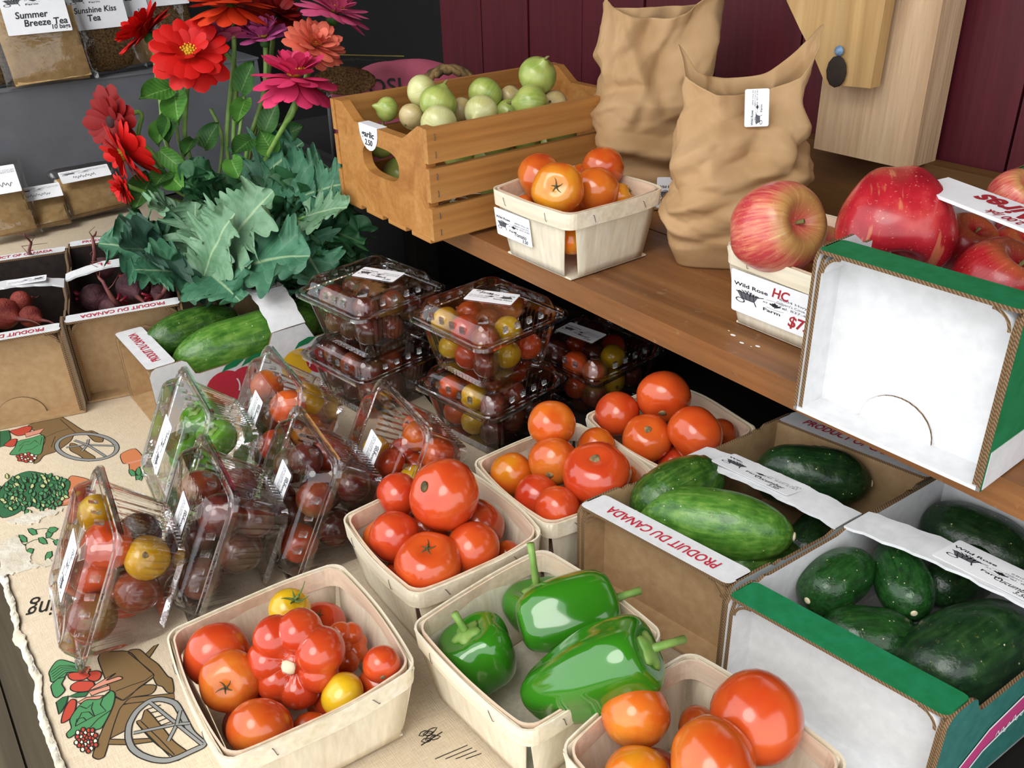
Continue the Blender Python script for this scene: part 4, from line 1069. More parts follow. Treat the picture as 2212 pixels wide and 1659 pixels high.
# ------------------------------------------------------------ loose fruit
def view_dir(ox, oy):
    """direction on a ball that shows at (ox, oy) of its disc (right, down)"""
    r2 = min(.96, ox*ox+oy*oy); return CR*ox - CU*oy - CF*sqrt(1-r2)
def fill(where, box, items, fillers=0, cat='tomato', fr=.028, fmat='r', group=None):
    """items: px, py, r_px, z, colour, shape, descr, stem(ox,oy) or None, extra"""
    pts = []; fixed = []
    for it in items:
        p = P(it[0], it[1], it[3]); pts.append([p, it[2]*depth(p)/FPX])
    nf = []
    for k in range(fillers):
        cx = (box[0][0]+box[0][1])/2; cy = (box[1][0]+box[1][1])/2; w = (box[0][1]-box[0][0])/2-fr
        a = 2*pi*k/fillers+.4; nf.append([Vector((cx+w*.8*cos(a), cy+w*.8*sin(a), box[2][0]+fr)), fr])
    allp = pts+nf; p0 = [p.copy() for p, r in allp]; rf_ = [{'lob': .72, 'rib': .8, 'f': .92}.get(it[5], 1) for it in items]+[1]*len(nf)
    for _ in range(12):
        relax(allp, box, 3, .014, True, rf_)
        for k, (q, r) in enumerate(allp):
            d = q-p0[k]; lim = .011 if k < len(pts) else .03
            if d.length > lim: q.xyz = p0[k]+d*(lim/d.length)
    clampbox(allp, box, .014)
    out = []
    for it, (p, r) in zip(items, pts):
        st = it[7] if len(it) > 7 else None
        zd = view_dir(*st) if st else (Vector((rnd.uniform(-1, 1), rnd.uniform(-1, 1), rnd.uniform(-1, .2))) if it[5] != 'lob' else Vector((0, 0, 1)))
        M = frame(p, zd, (rnd.uniform(-1, 1), rnd.uniform(-1, 1), .3)) @ S(r)
        o = put('tomato', tom_mesh(it[5], TM[it[4]]), None, M); tag(o, f'{it[6]} {where}', cat, group or f'tomatoes {where}')
        ex = it[8] if len(it) > 8 else ('scar' if st else None)
        top = {'r': .77, 's': .85, 'c': .94, 'f': .63, 'b': .94, 'lob': .36, 'rib': .40, 'e': 1.1}[it[5]]
        if ex == 'scar': put('stem_scar', SCARM, o, T(0, 0, top))
        elif ex == 'pale': put('stem_scar', BLOSM, o, T(0, 0, top) @ S(1.5))
        elif ex == 'dry': put('calyx', CAL_D, o, T(0, 0, top) @ S(.6))
        elif ex == 'green': put('calyx', CAL_G, o, T(0, 0, top))
        elif ex == 'up': put('calyx', CAL_UP, o, T(0, 0, top) @ S(1.25))
        elif ex == 'spot': put('dark_spot', G().globe(10, 5, lambda u, v: Vector((.13*sin(v)*cos(u), .17*sin(v)*sin(u), .03*cos(v)))).mesh('dark_spot', simple('rot_spot', '#2c3014', '#5a4a20', 6, .6), True), o, T(0, 0, top+.02))
        out.append(o)
    for k, (p, r) in enumerate(nf):
        o = put('tomato', tom_mesh('r', TM[fmat]), None, T(*p) @ rand_rot() @ S(r)); tag(o, f'hidden bottom-layer tomato {where}', cat, f'bottom layer {where}')
    return out
def bbox(x, y, z, s, up=.3): return ((x-s/2+.006, x+s/2-.006), (y-s/2+.006, y+s/2-.006), (z+.004, None))

w = 'in the front left basket'
fill(w, bbox(-.577, .167, .0035, .167), [
    (455, 1428, 70, .066, 'r', 'r', 'round red tomato against the left rim'),
    (482, 1475, 67, .070, 'o', 'f', 'orange-red tomato with a dry stalk end', (.05, .0), 'dry'),
    (640, 1452, 112, .078, 'r', 'lob', 'big deeply lobed red tomato', (-.15, .10), 'pale'),
    (592, 1402, 52, .045, 'r', 'r', 'red tomato tucked behind the lobed one'),
    (627, 1316, 46, .090, 'y', 'b', 'yellow tomato with a curling green stalk', (.40, -.62), 'up'),
    (714, 1330, 56, .062, 'r', 'r', 'bright red tomato in the back corner', (.0, -.75), 'dry'),
    (768, 1392, 62, .068, 'r', 'rib', 'ribbed red tomato near the back rim', (.55, -.3), None),
    (829, 1431, 41, .082, 'r', 's', 'small dark red tomato by the right rim', (.2, .55), 'scar'),
    (808, 1492, 46, .060, 'r', 'r', 'half-hidden red tomato below the small one'),
    (766, 1530, 50, .068, 'y', 'r', 'plain yellow tomato at the front rim'),
    (505, 1582, 60, .050, 'b', 'r', 'brown tomato at the front left corner'),
    (568, 1608, 72, .062, 'o', 'r', 'large orange-red tomato at the front corner'),
    (690, 1580, 44, .040, 'o', 's', 'low orange tomato under the lobed one')], 2)
w = 'in the basket behind the peppers'
fill(w, bbox(-.641, .360, .0035, .154), [
    (856, 1067, 50, .098, 'r', 's', 'round red tomato at the back left'),
    (974, 1088, 80, .112, 'r', 'r', 'largest red tomato with a dark spot', (-.62, -.36), 'spot'),
    (1080, 1110, 60, .080, 's', 'r', 'russet tomato on the right'),
    (800, 1150, 50, .066, 'o', 's', 'orange-red tomato at the left corner'),
    (828, 1171, 58, .078, 'r', 's', 'smooth red tomato on the left'),
    (905, 1143, 52, .060, 'r', 'r', 'shaded red tomato in the middle'),
    (926, 1228, 73, .078, 'r', 'f', 'large front-corner red tomato with a stalk', (-.02, -.78), 'dry'),
    (1040, 1205, 61, .072, 'r', 's', 'red tomato at the right front'),
    (846, 1243, 35, .040, 'r', 's', 'low red tomato at the left front'),
    (1102, 1190, 30, .050, 'o', 's', 'small low tomato at the right rim')], 2)
w = 'in the red and amber basket'
fill(w, bbox(-.641, .518, .0035, .150), [
    (1193, 920, 53, .125, 'o', 's', 'topmost orange-red tomato'),
    (1090, 1013, 48, .085, 'a', 's', 'speckled amber tomato'),
    (1195, 1000, 56, .102, 'o', 'r', 'orange tomato with a brown stem end', (-.2, .62), 'scar'),
    (1292, 1026, 74, .096, 'r', 'f', 'largest red tomato', (-.12, -.72), 'scar'),
    (1288, 965, 42, .090, 'o', 's', 'orange tomato at the back rim'),
    (1150, 1080, 50, .070, 'r', 's', 'red tomato at the left front'),
    (1200, 1101, 50, .074, 'r', 's', 'red tomato at the front rim'),
    (1140, 1010, 34, .060, 's', 's', 'shaded russet tomato'),
    (1380, 1022, 40, .080, 'o', 's', 'orange tomato near the carton')], 2)
w = 'in the rearmost table basket'
fill(w, bbox(-.637, .676, .0035, .150), [
    (1337, 894, 50, .096, 'r', 's', 'red tomato on the left'),
    (1428, 864, 59, .110, 'r', 'r', 'red tomato with a cracked stem end', (-.15, .75), 'scar'),
    (1497, 938, 61, .094, 'r', 's', 'smooth red tomato in front'),
    (1390, 966, 54, .078, 'r', 'r', 'red tomato at the front rim', (-.1, -.5), 'scar'),
    (1560, 935, 36, .075, 's', 's', 'shaded russet tomato on the right'),
    (1440, 955, 30, .060, 'o', 's', 'small orange tomato between the reds'),
    (1462, 1002, 40, .062, 'r', 's', 'low red tomato by the carton')], 2)
w = 'in the basket at the bottom edge'
fill(w, bbox(-.290, .364, .0035, .154), [
    (1373, 1557, 76, .095, 'o', 's', 'smooth orange-red tomato on the left'),
    (1665, 1548, 101, .105, 'r', 's', 'large glossy red tomato on the right'),
    (1535, 1640, 104, .096, 'o', 'r', 'broad red-orange tomato in the middle'),
    (1345, 1672, 74, .080, 'a', 'r', 'amber tomato at the left front'),
    (1510, 1572, 44, .070, 's', 's', 'brownish tomato behind the others')], 2)
w = 'in the shelf basket'
fill(w, bbox(-.828, .692, .2405, .155), [
    (1168, 393, 56, .322, 'o', 'r', 'orange-red tomato at the back left'),
    (1206, 412, 57, .330, 'a', 'f', 'amber tomato with a dry stalk end', (-.15, .08), 'dry'),
    (1243, 362, 26, .320, 'a', 's', 'small greenish tomato at the back'),
    (1310, 369, 46, .330, 'o', 's', 'red-orange tomato at the back rim'),
    (1290, 414, 50, .316, 'o', 's', 'red-orange tomato in the middle'),
    (1360, 414, 31, .316, 'a', 's', 'small amber tomato at the right corner', (.75, -.35), 'dry'),
    (1102, 425, 20, .305, 'o', 's', 'small red tomato at the left rim'),
    (1235, 520, 36, .285, 'a', 's', 'amber tomato seen through the corner slit')], 3, fmat='o')

# ------------------------------------------------------------ peppers
def pepper(label, tip, stem, r, lobes, seed, stalk=1.0, bend=.0, blunt=.8, sd=None, mat=None, group='green peppers', taper=.25, parts=True):
    tip, stem = Vector(tip), Vector(stem)
    if group == 'green peppers':
        for q_ in (tip, stem):
            if q_.z < .076:
                l_ = .080-.006-r*(.85-.45*smoothstep(.05, .08, q_.z))-.009*max(0, 1-q_.z/.09); q_.x = max(-.466-l_, min(-.466+l_, q_.x)); q_.y = max(.346-l_, min(.346+l_, q_.y)); q_.z = max(q_.z, .006+r*.3)
    ax = stem-tip; L = ax.length
    M = frame(tip, ax, (.3, .2, 1))
    def f(u, v):
        s = (1-cos(v))/2                        # 0 stem end, 1 tip
        prof = (sin(v)**.62)*(1-taper*s**1.3)
        lob = 1 - .17*(.5-.5*cos(lobes*u+seed*2))**1.6*(.5+.5*sin(v)) + .06*nz((cos(u), sin(u), s*2), 1.2, seed)
        z = L*(1-s) - .16*r*3*exp(-(v/.45)**2)*.5 + .08*r*exp(-((pi-v)/.5)**2)*2
        rr = r*prof*lob; return Vector((rr*cos(u)+bend*sin(pi*s), rr*sin(u), z))
    o = G().globe(64, 40, f).obj('green_pepper', mat or PEP, None, True, M); tag(o, label, 'pepper', group)
    zc = L-.16*r*1.5
    if parts:
        G().globe(20, 6, lambda u, v: Vector((r*.34*sin(v)*cos(u)*(1+.18*cos(5*u)), r*.34*sin(v)*sin(u)*(1+.18*cos(5*u)), r*.10*cos(v)))).obj('calyx', G_STEM, o, True, T(0, 0, zc+.001))
        d = sd or (0, 0, 1)
        pts = [(d[0]*t*t*.020*stalk, d[1]*t*t*.020*stalk, zc+t*.030*stalk) for t in (0, .3, .6, 1)]
        G().tube(pts, lambda s: .0040-.0012*s+.0008*(s > .9), 9).obj('stalk', G_STEM, o, True)
    return o
pepper('upright green pepper with a cut stalk at the left of the basket', P(1075, 1478, .026), P(998, 1352, .088), .040, 4, .4, .8, taper=.30)
pepper('back green pepper with a tall pointed stalk', P(1170, 1330, .035), P(1158, 1258, .086), .039, 3, 1.2, 1.6)
pepper('long green pepper lying across the back of the basket', P(1108, 1360, .082), P(1342, 1288, .094), .036, 3, .9, .9, taper=.15)
pepper('large glossy green pepper in front with a curled stalk', P(1105, 1530, .062), P(1425, 1395, .136), .043, 3, 2.2, .75, sd=(-1.2, -.9), taper=.38)
pepper('green pepper wedged low against the front rim', P(1215, 1560, .034), P(1282, 1512, .034), .025, 3, .2, .6, parts=False)
# small green peppers in the standing punnet
Mg = lean_at(-.992, .174, 26, -6)
for k, (a, b, r) in enumerate((((-.030, -.040, .030), (-.030, -.012, .060), .027), ((.030, -.042, .028), (.028, -.010, .058), .027), ((-.030, .010, .026), (-.028, .040, .060), .028), ((.028, .012, .026), (.030, .042, .056), .028), ((.0, -.015, .060), (.0, .018, .074), .024))):
    pepper('small green pepper inside the standing pepper punnet', Mg @ Vector(a), Mg @ Vector(b), r, 3, k*.9, .3, group='small peppers in the standing punnet', mat=MATS.get('small_pepper') or simple('small_pepper', '#4a8a1c', '#7aae38', 1.5, .2, coat=.4))

# ------------------------------------------------------------ cucumbers
FITS = {'cucumbers in the cherry-print carton': ('C', 0), 'cucumbers in the kraft-ended carton': ('D', math.tan(radians(12))), 'cucumbers in the green-lipped carton': ('E', math.tan(radians(10)))}
def fit_in(group, p, r, slack=.0):
    """keep a point (ball of radius r) inside its carton"""
    k, sk = FITS[group]; M, Wd, L, d, H = CBOX[CT[k].name]; q = M.inverted() @ Vector(p); q.y -= sk*q.x
    top_ = smoothstep(.045, .085, q.z); lx = Wd/2-.006-r*(1.06-.45*top_); ly = L/2-d-.006-r*(1.0-.5*top_); q.x = max(-lx, min(lx, q.x)); q.y = max(-ly, min(ly, q.y)); q.z = max(q.z, .006+r*1.06)
    q.y += sk*q.x; return M @ q
def cucumber(label, a, b, r, mat, group, seed=0, sq=1.0, tipx=.72, bumps=.0):
    """a = blossom end, b = stalk end (world points of the axis ends)"""
    a, b = fit_in(group, a, r), fit_in(group, b, r); ax = b-a; L = ax.length; h = L/2+r*.9
    x = ax.normalized(); z = Vector((0, 0, 1)); y = z.cross(x).normalized(); z = x.cross(y); c = (a+b)/2
    M = Matrix(((x.x, y.x, z.x, c.x), (x.y, y.y, z.y, c.y), (x.z, y.z, z.z, c.z), (0, 0, 0, 1))) @ S(r)
    hh = h/r
    def f(u, v):
        s = -cos(v); q = (1-abs(s)**2.6)**.5 if abs(s) < 1 else 0
        q *= 1-.10*s*(1 if tipx < 1 else -1)
        w_ = 1+.035*cos(3*u+seed)+.05*nz((s*2, cos(u), sin(u)), 1, seed)
        if bumps:
            w_ += bumps*max(0, nz((s*hh*3.2, cos(u)*3, sin(u)*3), 1.6, seed)-.25)
        return Vector((s*hh, q*w_*cos(u), q*w_*sin(u)*sq + .10*sin(s*1.5+seed)))
    o = G().globe(40, 40, f).obj('cucumber', mat, None, True, M); tag(o, label, 'cucumber', group)
    sc = G().globe(10, 5, lambda u, v: Vector((.05*cos(v), .13*sin(v)*cos(u), .13*sin(v)*sin(u)))).mesh('blossom_scar', BLOSSOM, True)
    put('blossom_scar', sc, o, T(-hh, 0, .10*sin(-1.5+seed))); put('stalk_end', sc, o, T(hh, 0, .10*sin(1.5+seed)))
    return o
gc = 'cucumbers in the cherry-print carton'
cucumber('huge pale-striped cucumber at the near end of the cherry-print carton', P(428, 770, .080), P(640, 708, .080), .041, CK_P, gc, .3)
cucumber('dark green cucumber behind the huge striped one in the cherry-print carton', P(345, 738, .090), P(478, 694, .090), .030, CK_M, gc, 1.2)
cucumber('cucumber low down by the front flank of the cherry-print carton', P(395, 822, .045), P(560, 770, .045), .028, CK_M, gc, 2.2)
cucumber('broad green cucumber at the far end of the cherry-print carton', P(668, 696, .070), P(750, 660, .070), .038, CK_M, gc, 3.0)
gc = 'cucumbers in the kraft-ended carton'
cucumber('pale cucumber with yellow stripes on top of the kraft-ended carton', P(1448, 1118, .088), P(1640, 1152, .092), .036, CK_P, gc, .5)
cucumber('warty green cucumber behind the yellow-striped one', P(1385, 1066, .092), P(1480, 1030, .094), .033, CK_M, gc, 1.4, bumps=.16)
cucumber('cucumber low in the front corner of the kraft-ended carton', P(1590, 1252, .045), P(1680, 1215, .050), .030, CK_M, gc, 2.0)
cucumber('dark bumpy cucumber beyond the paper strap', P(1690, 1024, .080), P(1880, 1008, .080), .034, CK_D, gc, .9, bumps=.12)
cucumber('dark cucumber at the far end beneath the apple carton', P(1660, 985, .060), P(1800, 960, .060), .028, CK_D, gc, 2.6)
cucumber('dark cucumber low under the strap', P(1740, 1190, .040), P(1800, 1120, .040), .026, CK_D, gc, 3.4, bumps=.1)
gc = 'cucumbers in the green-lipped carton'
cucumber('short cucumber with a yellowed end, left in the green-lipped carton', P(1782, 1270, .088), P(1828, 1232, .088), .026, CK_S, gc, .2)
cucumber('smooth cucumber showing its round blossom end', P(1962, 1284, .088), P(1935, 1212, .086), .025, CK_S, gc, .0)
cucumber('plump green cucumber at the front of the green-lipped carton', P(1835, 1392, .060), P(1925, 1395, .060), .032, CK_S, gc, 1.9)
cucumber('very large dark cucumber filling the right front of the carton', P(2030, 1450, .066), P(2150, 1385, .068), .041, CK_D, gc, 1.0)
cucumber('dark cucumber half in shade behind the smooth one', P(2030, 1265, .065), P(2110, 1225, .065), .027, CK_D, gc, 2.7, bumps=.1)
cucumber('shaded cucumber beyond the handwritten strap', P(2050, 1150, .070), P(2200, 1170, .075), .032, CK_D, gc, 3.3)
cucumber('yellowish cucumber tip at the bottom of the carton', P(1755, 1350, .030), P(1800, 1330, .030), .020, simple('yellow_cucumber', '#8a8a2a', '#a79a3a', 3, .4), gc, .6)

# ------------------------------------------------------------ apples
def apple(label, px, py, rpx, z, mat, stem=(0, -.5), sq=.86, group=None, stalk=True, wide=1.0, skew=0.0):
    p = P(px, py, z); r = rpx*depth(p)/FPX
    if z > .345: pass
    elif 'basket' in group: c_ = [[p, r]]; clampbox(c_, ((-.583+.006, -.429-.006), (.676+.006, .830-.006), (.2445, None)), .012)
    else:
        M_, Wd_, L_, d_, H_ = CBOX[CT['F'].name]; q_ = M_.inverted() @ p; m_ = .006 if q_.z < H_*.75 else .030
        lx_ = Wd_/2-.004-r+m_; q_.x = max(-lx_, min(lx_, q_.x)); q_.y = max(-L_/2+d_+.004+r-m_*2.0, q_.y); p = M_ @ q_
    def f(u, v):
        q = sin(v)**.92*(1-.10*(1-cos(v))/2); zz = cos(v)*.92
        zz -= .42*exp(-(v/.36)**2); zz += .20*exp(-((pi-v)/.32)**2)
        k = 1+.03*cos(5*u)*((1-cos(v))/2)+.03*nz((cos(u), sin(u), cos(v)), 1.1, px)
        x_ = q*k*cos(u)*wide; return Vector((x_, q*k*sin(u), zz*sq/.86*k+skew*x_*x_*.5))
    o = G().globe(48, 36, f).obj('apple', mat, None, True, frame(p, view_dir(*stem), CR) @ S(r)); tag(o, label, 'apple', group)
    if stalk: G().tube([(0, 0, .42), (.02, .01, .58), (.06, .02, .70)], lambda s: .035+.015*s, 7).obj('stalk', D_STEM, o, True)
    return o
ga = 'apples in the shelf basket'
apple('large streaked yellow-red apple on top of the shelf basket', 1678, 494, 105, .352, A_STR, (.45, -.05), .9, ga)
apple('red apple behind the streaked one in the shelf basket', 1768, 515, 62, .300, A_STR, (.3, -.6), group=ga)
apple('apple at the bottom of the shelf basket', 1690, 560, 68, .285, A_STR, (-.3, -.6), group=ga)
ga = 'apples in the white and green carton'
apple('big scarred red apple leaning over the carton lip', 1935, 480, 118, .378, A_SCAR, (-.15, .93), 1.0, ga, False, 1.10, .25)
apple('red apple behind the scarred one', 2085, 528, 70, .350, A_RED, (.2, -.6), group=ga)
apple('striped red apple at the front right of the carton', 2160, 618, 110, .338, A_RED, (.3, -.65), group=ga)
apple('red apple at the right edge under the sign', 2205, 545, 70, .345, A_RED, (0, -.6), group=ga)
apple('apple in shade under the price sign', 2110, 480, 70, .330, A_RED, (-.3, -.5), group=ga)
apple('apple above the price sign at the top right corner', 2195, 425, 62, .395, A_STR, (.25, -.45), group=ga)
# price card above the apples
a0, a1, a2 = P(2030, 412, .408), P(2212, 470, .402), P(2060, 403, .415)
sg = thing('price_card', 'white card with upside-down red handwriting above the apples', 'sign', M=frame(P(2128, 444, .408), (.02, -.05, 1), (P(2230, 472, .400)-P(2040, 408, .400))))
G().box(-.060, .060, -.020, .020, 0, .003).obj('card', LABELW, sg)
g = G(); write(g, 'Aires', -.052, -.014, .030, 0, .03, .2); write(g, '2.00 /pk', -.050, .010, .011, 0, .02, .2)
g.obj('handwriting', INKR, sg, M=T(0, 0, .0034) @ RZ(pi), recalc=False)

# ------------------------------------------------------------ onions
rq = random.Random(11)
def onions(items, box):
    pts = [[P(x, y, z), 0] for x, y, r, z, m, s in items]
    for q, it in zip(pts, items): q[1] = it[2]*1.1*depth(q[0])/FPX
    relax(pts, box, 40)
    for (p, r), it in zip(pts, items):
        nk = rq.uniform(.15, .45)
        def f(u, v):
            q = sin(v)**.95; zz = cos(v)*.88 + nk*exp(-(v/.22)**2) - .05*exp(-((pi-v)/.3)**2); return Vector((q*cos(u), q*sin(u), zz))
        d = Vector((rq.uniform(-1, 1), rq.uniform(-1, 1), rq.uniform(-.5, .8)))
        o = G().globe(28, 22, f).obj('onion', it[4], None, True, frame(p, d) @ S(r))
        tag(o, it[5], 'onion', 'onions in the pine crate')
        if rq.random() < .6: G().tube([(0, 0, .88+nk*.6), (.03, .02, .98+nk), (.1, .05, 1.1+nk)], lambda s: .09*(1-s)+.02, 7).obj('dry_neck', D_STEM, o, True)
        if rq.random() < .5: G().globe(8, 4, lambda u, v: Vector((.12*sin(v)*cos(u), .12*sin(v)*sin(u), .05*cos(v)))).obj('root_tuft', D_STEM, o, True, T(0, 0, -.93))
onions([(922, 206, 33, .392, ON_W, 'pale silvery onion at the peak of the pile'), (944, 224, 37, .385, ON_G, 'bright green onion just under the silvery one'), (995, 232, 25, .375, ON_T, 'tan onion in the middle of the crate'),
        (1047, 210, 34, .385, ON_G, 'green onion at the centre of the back row'), (1145, 210, 37, .388, ON_G, 'yellow-green onion near the far end'), (1156, 182, 38, .402, ON_G, 'topmost green onion at the far end'),
        (1097, 212, 22, .380, ON_T, 'small tan onion between the green ones'), (948, 260, 36, .372, ON_W, 'cream onion with a dry neck behind the front slat'), (1040, 243, 34, .375, ON_W, 'split-skinned cream onion behind the front slat'),
        (836, 236, 24, .372, ON_G, 'lime onion beside the crate handle label'), (890, 252, 26, .368, ON_T, 'tan onion near the handle end'), (1105, 236, 26, .370, ON_G, 'small green onion along the front slat'),
        (1196, 222, 26, .375, ON_T, 'tan onion at the far corner of the crate'), (1072, 310, 32, .318, ON_G, 'onion seen between slats in the middle'), (1135, 300, 32, .318, ON_G, 'onion seen between slats further right'),
        (990, 332, 32, .318, ON_G, 'onion seen between slats near the corner'), (1212, 288, 32, .318, ON_G, 'onion seen between slats beside the paper bag'), (832, 312, 30, .322, ON_G, 'green onion seen through the hand hole'),
        (868, 320, 26, .318, ON_W, 'pale onion at the right of the hand hole')],
       ((CX-CWd/2+.016, CX+CWd/2-.012), (CY-CL/2+.016, CY+CL/2-.016), (.252, None)))
for k, (x, y) in enumerate(((-.07, -.13), (.06, -.05), (-.06, .02), (.06, .10), (-.05, .14))):
    o = G().globe(20, 14, lambda u, v: Vector((sin(v)*cos(u), sin(v)*sin(u), cos(v)*.9))).obj('onion', ON_G, None, True, T(CX+x, CY+y, .279) @ S(.030)); tag(o, 'onion in the bottom layer of the pine crate', 'onion', 'bottom onions in the pine crate')

# ------------------------------------------------------------ beets
def beet(label, px, py, rpx, z, root_to, mat=BEET, group='beets', stems=4, seed=0):
    p = P(px, py, z); r = rpx*depth(p)/FPX; q = P(*root_to, z-.006); d = (q-p)
    M = frame(p, d, (0, 0, 1)) @ S(r); Lr = d.length/r
    def f(u, v):
        zz = cos(v); t = max(0, (1.0-v/1.0)); k = sin(v)**.9
        zz = zz*.9 + .55*max(0, 1-v/.75)**1.5; k *= 1-.25*max(0, 1-v/.9)
        return Vector((k*cos(u)*(1+.05*nz((cos(u), sin(u), zz), 1.4, seed)), k*sin(u), zz))
    o = G().globe(28, 20, f).obj('beet', mat, None, True, M); tag(o, label, 'beet', group)
    pts = [(.22*sin(t*4+seed)*t, .22*cos(t*3.4+seed)*t-.2*t, 1.30+(Lr-1.0)*t) for t in (0, .2, .4, .6, .8, 1)]
    G().tube(pts, lambda s: .15*(1-s)**1.4+.022, 7).obj('tap_root', BROOT, o, True)
    for k in range(stems):
        a = k*1.6+seed; G().tube([(.15*cos(a), .15*sin(a), -.85), (.3*cos(a), .3*sin(a), -1.25), (.5*cos(a), .5*sin(a), -1.6)], lambda s: .13-.02*s, 6).obj('stem_stub', BSTEM, o, True)
    return o
gb = 'beets in the kraft-ended carton'
beet('plump purple beet lying at the left of the near compartment', 203, 645, 32, .085, (262, 652), BEET, gb, seed=.3)
beet('round purple beet with a long root near the middle strap', 288, 622, 36, .088, (310, 668), BEET, gb, seed=1.1)
beet('low beet against the lettered lip', 240, 668, 26, .075, (215, 690), BEET, gb, seed=2.0)
beet('dusty beet at the right end of the near compartment', 350, 640, 26, .080, (400, 632), BEET, gb, seed=2.6)
beet('large beet in the far compartment', 126, 574, 40, .088, (172, 585), BEET, gb, seed=3.1)
beet('beet in the far compartment beside the red stems', 174, 562, 26, .082, (190, 580), BEET, gb, seed=.8)
beet('beet in the far compartment beside the kale', 222, 570, 36, .085, (262, 575), BEET, gb, seed=1.7)
gb = 'red beets at the left edge'
beet('bright red beet at the left edge', 8, 678, 34, .085, (70, 700), BEETR, gb, seed=.5)
beet('small red beet against the carton corner', 66, 684, 24, .078, (115, 700), BEETR, gb, seed=1.4)
beet('red beet half hidden in the left carton', 45, 650, 22, .070, (80, 640), BEETR, gb, seed=2.4)
# loose wiry roots sticking up out of the beets
for k, (pp, lab) in enumerate((([(70, 600, .06), (62, 560, .12), (66, 525, .16), (52, 505, .185)], 'wiry beet root with rootlets rising at the left'), ([(205, 590, .09), (203, 545, .14), (200, 512, .165), (208, 500, .17)], 'thin beet root arching up in front of the lettered lip'),
                              ([(255, 660, .09), (222, 610, .13), (205, 580, .13)], 'purple beet root leaning on the strap'), ([(335, 655, .09), (358, 622, .13), (352, 590, .14), (330, 575, .13)], 'curled beet root at the right of the carton'))):
    pts = [P(*q) for q in pp]; fine = []
    for i in range(len(pts)-1):
        for t in (0, .33, .66): fine.append(pts[i].lerp(pts[i+1], t)+Vector((rq.uniform(-1, 1), rq.uniform(-1, 1), rq.uniform(-1, 1)))*.0015)
    fine.append(pts[-1]); o = G().tube(fine, lambda s: .0035*(1-s)+.001, 6).obj('beet_root', BROOT, None, True); tag(o, lab, 'root', 'beet roots')
    for j in range(3):
        b_ = fine[2+2*j] if 2+2*j < len(fine) else fine[-2]
        G().tube([b_, b_+Vector((rq.uniform(-.02, .02), rq.uniform(-.02, .02), .012)), b_+Vector((rq.uniform(-.03, .03), rq.uniform(-.03, .03), .02))], lambda s: .0008-.0004*s, 5).obj('rootlet', BROOT, o, True)

# ------------------------------------------------------------ brown paper bags
def paper_bag(label, loc, rz, wx, wy, h, rim, seed, bulge=.25, lean=(0, 0), flare=0):
    """rim(u) -> extra height of the torn mouth; u in [0,1) around, 0 at +x"""
    t = thing('paper_bag', label, 'paper bag', loc, rz, 'brown paper bags on the shelf')
    NU, NV = 128, 90
    def cr_(q, s, sd):   # crease field: sharp ridges
        n = nz(q, s, sd); return 1-abs(n)*2.2
    rf = random.Random(seed*13+1); folds = []
    for k in range(46):
        up_ = k % 2; a_ = rf.uniform(0, 2*pi)
        n_ = Vector((cos(a_), sin(a_), rf.uniform(-.7, .7))) if up_ else Vector((.5*cos(a_), .5*sin(a_), rf.choice((-1, 1))))
        n_.normalize(); lo_ = rf.uniform(.40, .70) if up_ else rf.uniform(0, .45); hi_ = min(1.3, lo_+rf.uniform(.3, .55)) if not up_ else 1.4
        o_ = n_.dot(Vector((rf.uniform(-wx, wx), rf.uniform(-wy, wy), h*rf.uniform(lo_, min(1, hi_)))))
        folds.append((n_, o_, rf.choice((-1, 1))*rf.uniform(.22, .50), rf.uniform(.008, .024), lo_, hi_))
    rings = []
    for i in range(NV+1):
        v = i/NV; ring = []
        for j in range(NU):
            a = 2*pi*j/NU; u = j/NU
            e = 2/(5.0-2.4*smoothstep(.1, .5, v))
            cx = (abs(cos(a))**e)*(1 if cos(a) >= 0 else -1); cy = (abs(sin(a))**e)*(1 if sin(a) >= 0 else -1)
            bx = wx*(1+bulge*.55*sin(pi*min(1, v/.85))**1.1 + flare*smoothstep(.75, 1, v)); by = wy*(1+bulge*1.3*sin(pi*min(1, v/.85)))*(1-.78*smoothstep(.55, 1.0, v))
            z = h*v + rim(u)*smoothstep(.72, 1, v)
            q = Vector((cx*3.0, cy*1.6, v*3.6))
            p3 = Vector((cx*bx, cy*by, z)); d = .0045*nz(q, .5, seed)
            for n_, o_, s_, w2, lo_, hi_ in folds:
                if lo_ <= v <= hi_: d += s_*(min(abs(n_.dot(p3)-o_), w2)-w2)*smoothstep(lo_, lo_+.12, v)*smoothstep(hi_, hi_-.12, v)
            d += .0007*nz(q, 6, seed+5)
            ampl = smoothstep(.0, .10, v)
            ring.append(Vector((cx*(bx+d*ampl)+lean[0]*v*v, cy*(by+d*ampl)+lean[1]*v*v, z)))
        rings.append(ring)
    g = G().loft(rings, capa=True); o = g.obj('bag_body', PAPER, t, True, recalc=True)
    m = o.modifiers.new('paper', 'SOLIDIFY'); m.thickness = .0007; m.offset = -1
    return t
def bumpf(u, c, w): d = abs((u-c+.5) % 1-.5); return exp(-(d/w)**2)
camrot = radians(54.7)
r2 = lambda u: .0 + .050*bumpf(u, .06, .11)+.030*bumpf(u, .44, .045) - .020*bumpf(u, .75, .12) - .010*bumpf(u, .25, .1)
bag2 = paper_bag('front brown paper bag with a gathered mouth, right of the tomato basket on the shelf', (-.704, .828, .2415), camrot-radians(12), .060, .044, .216, r2, 2, .62, (.004, .0), .16)
farm_label(bag2, T(.018, -.036, .186) @ RZ(radians(4)) @ RX(radians(72)) @ RZ(radians(92)), .040, .026)
r1 = lambda u: .006 + .030*bumpf(u, .97, .10) + .012*bumpf(u, .5, .06) - .012*bumpf(u, .75, .1)
bag1 = paper_bag('rear brown paper bag standing behind the onion crate', (-.926, .908, .2415), camrot-radians(6), .066, .042, .255, r1, 9, .22, (.0, .0), .02)
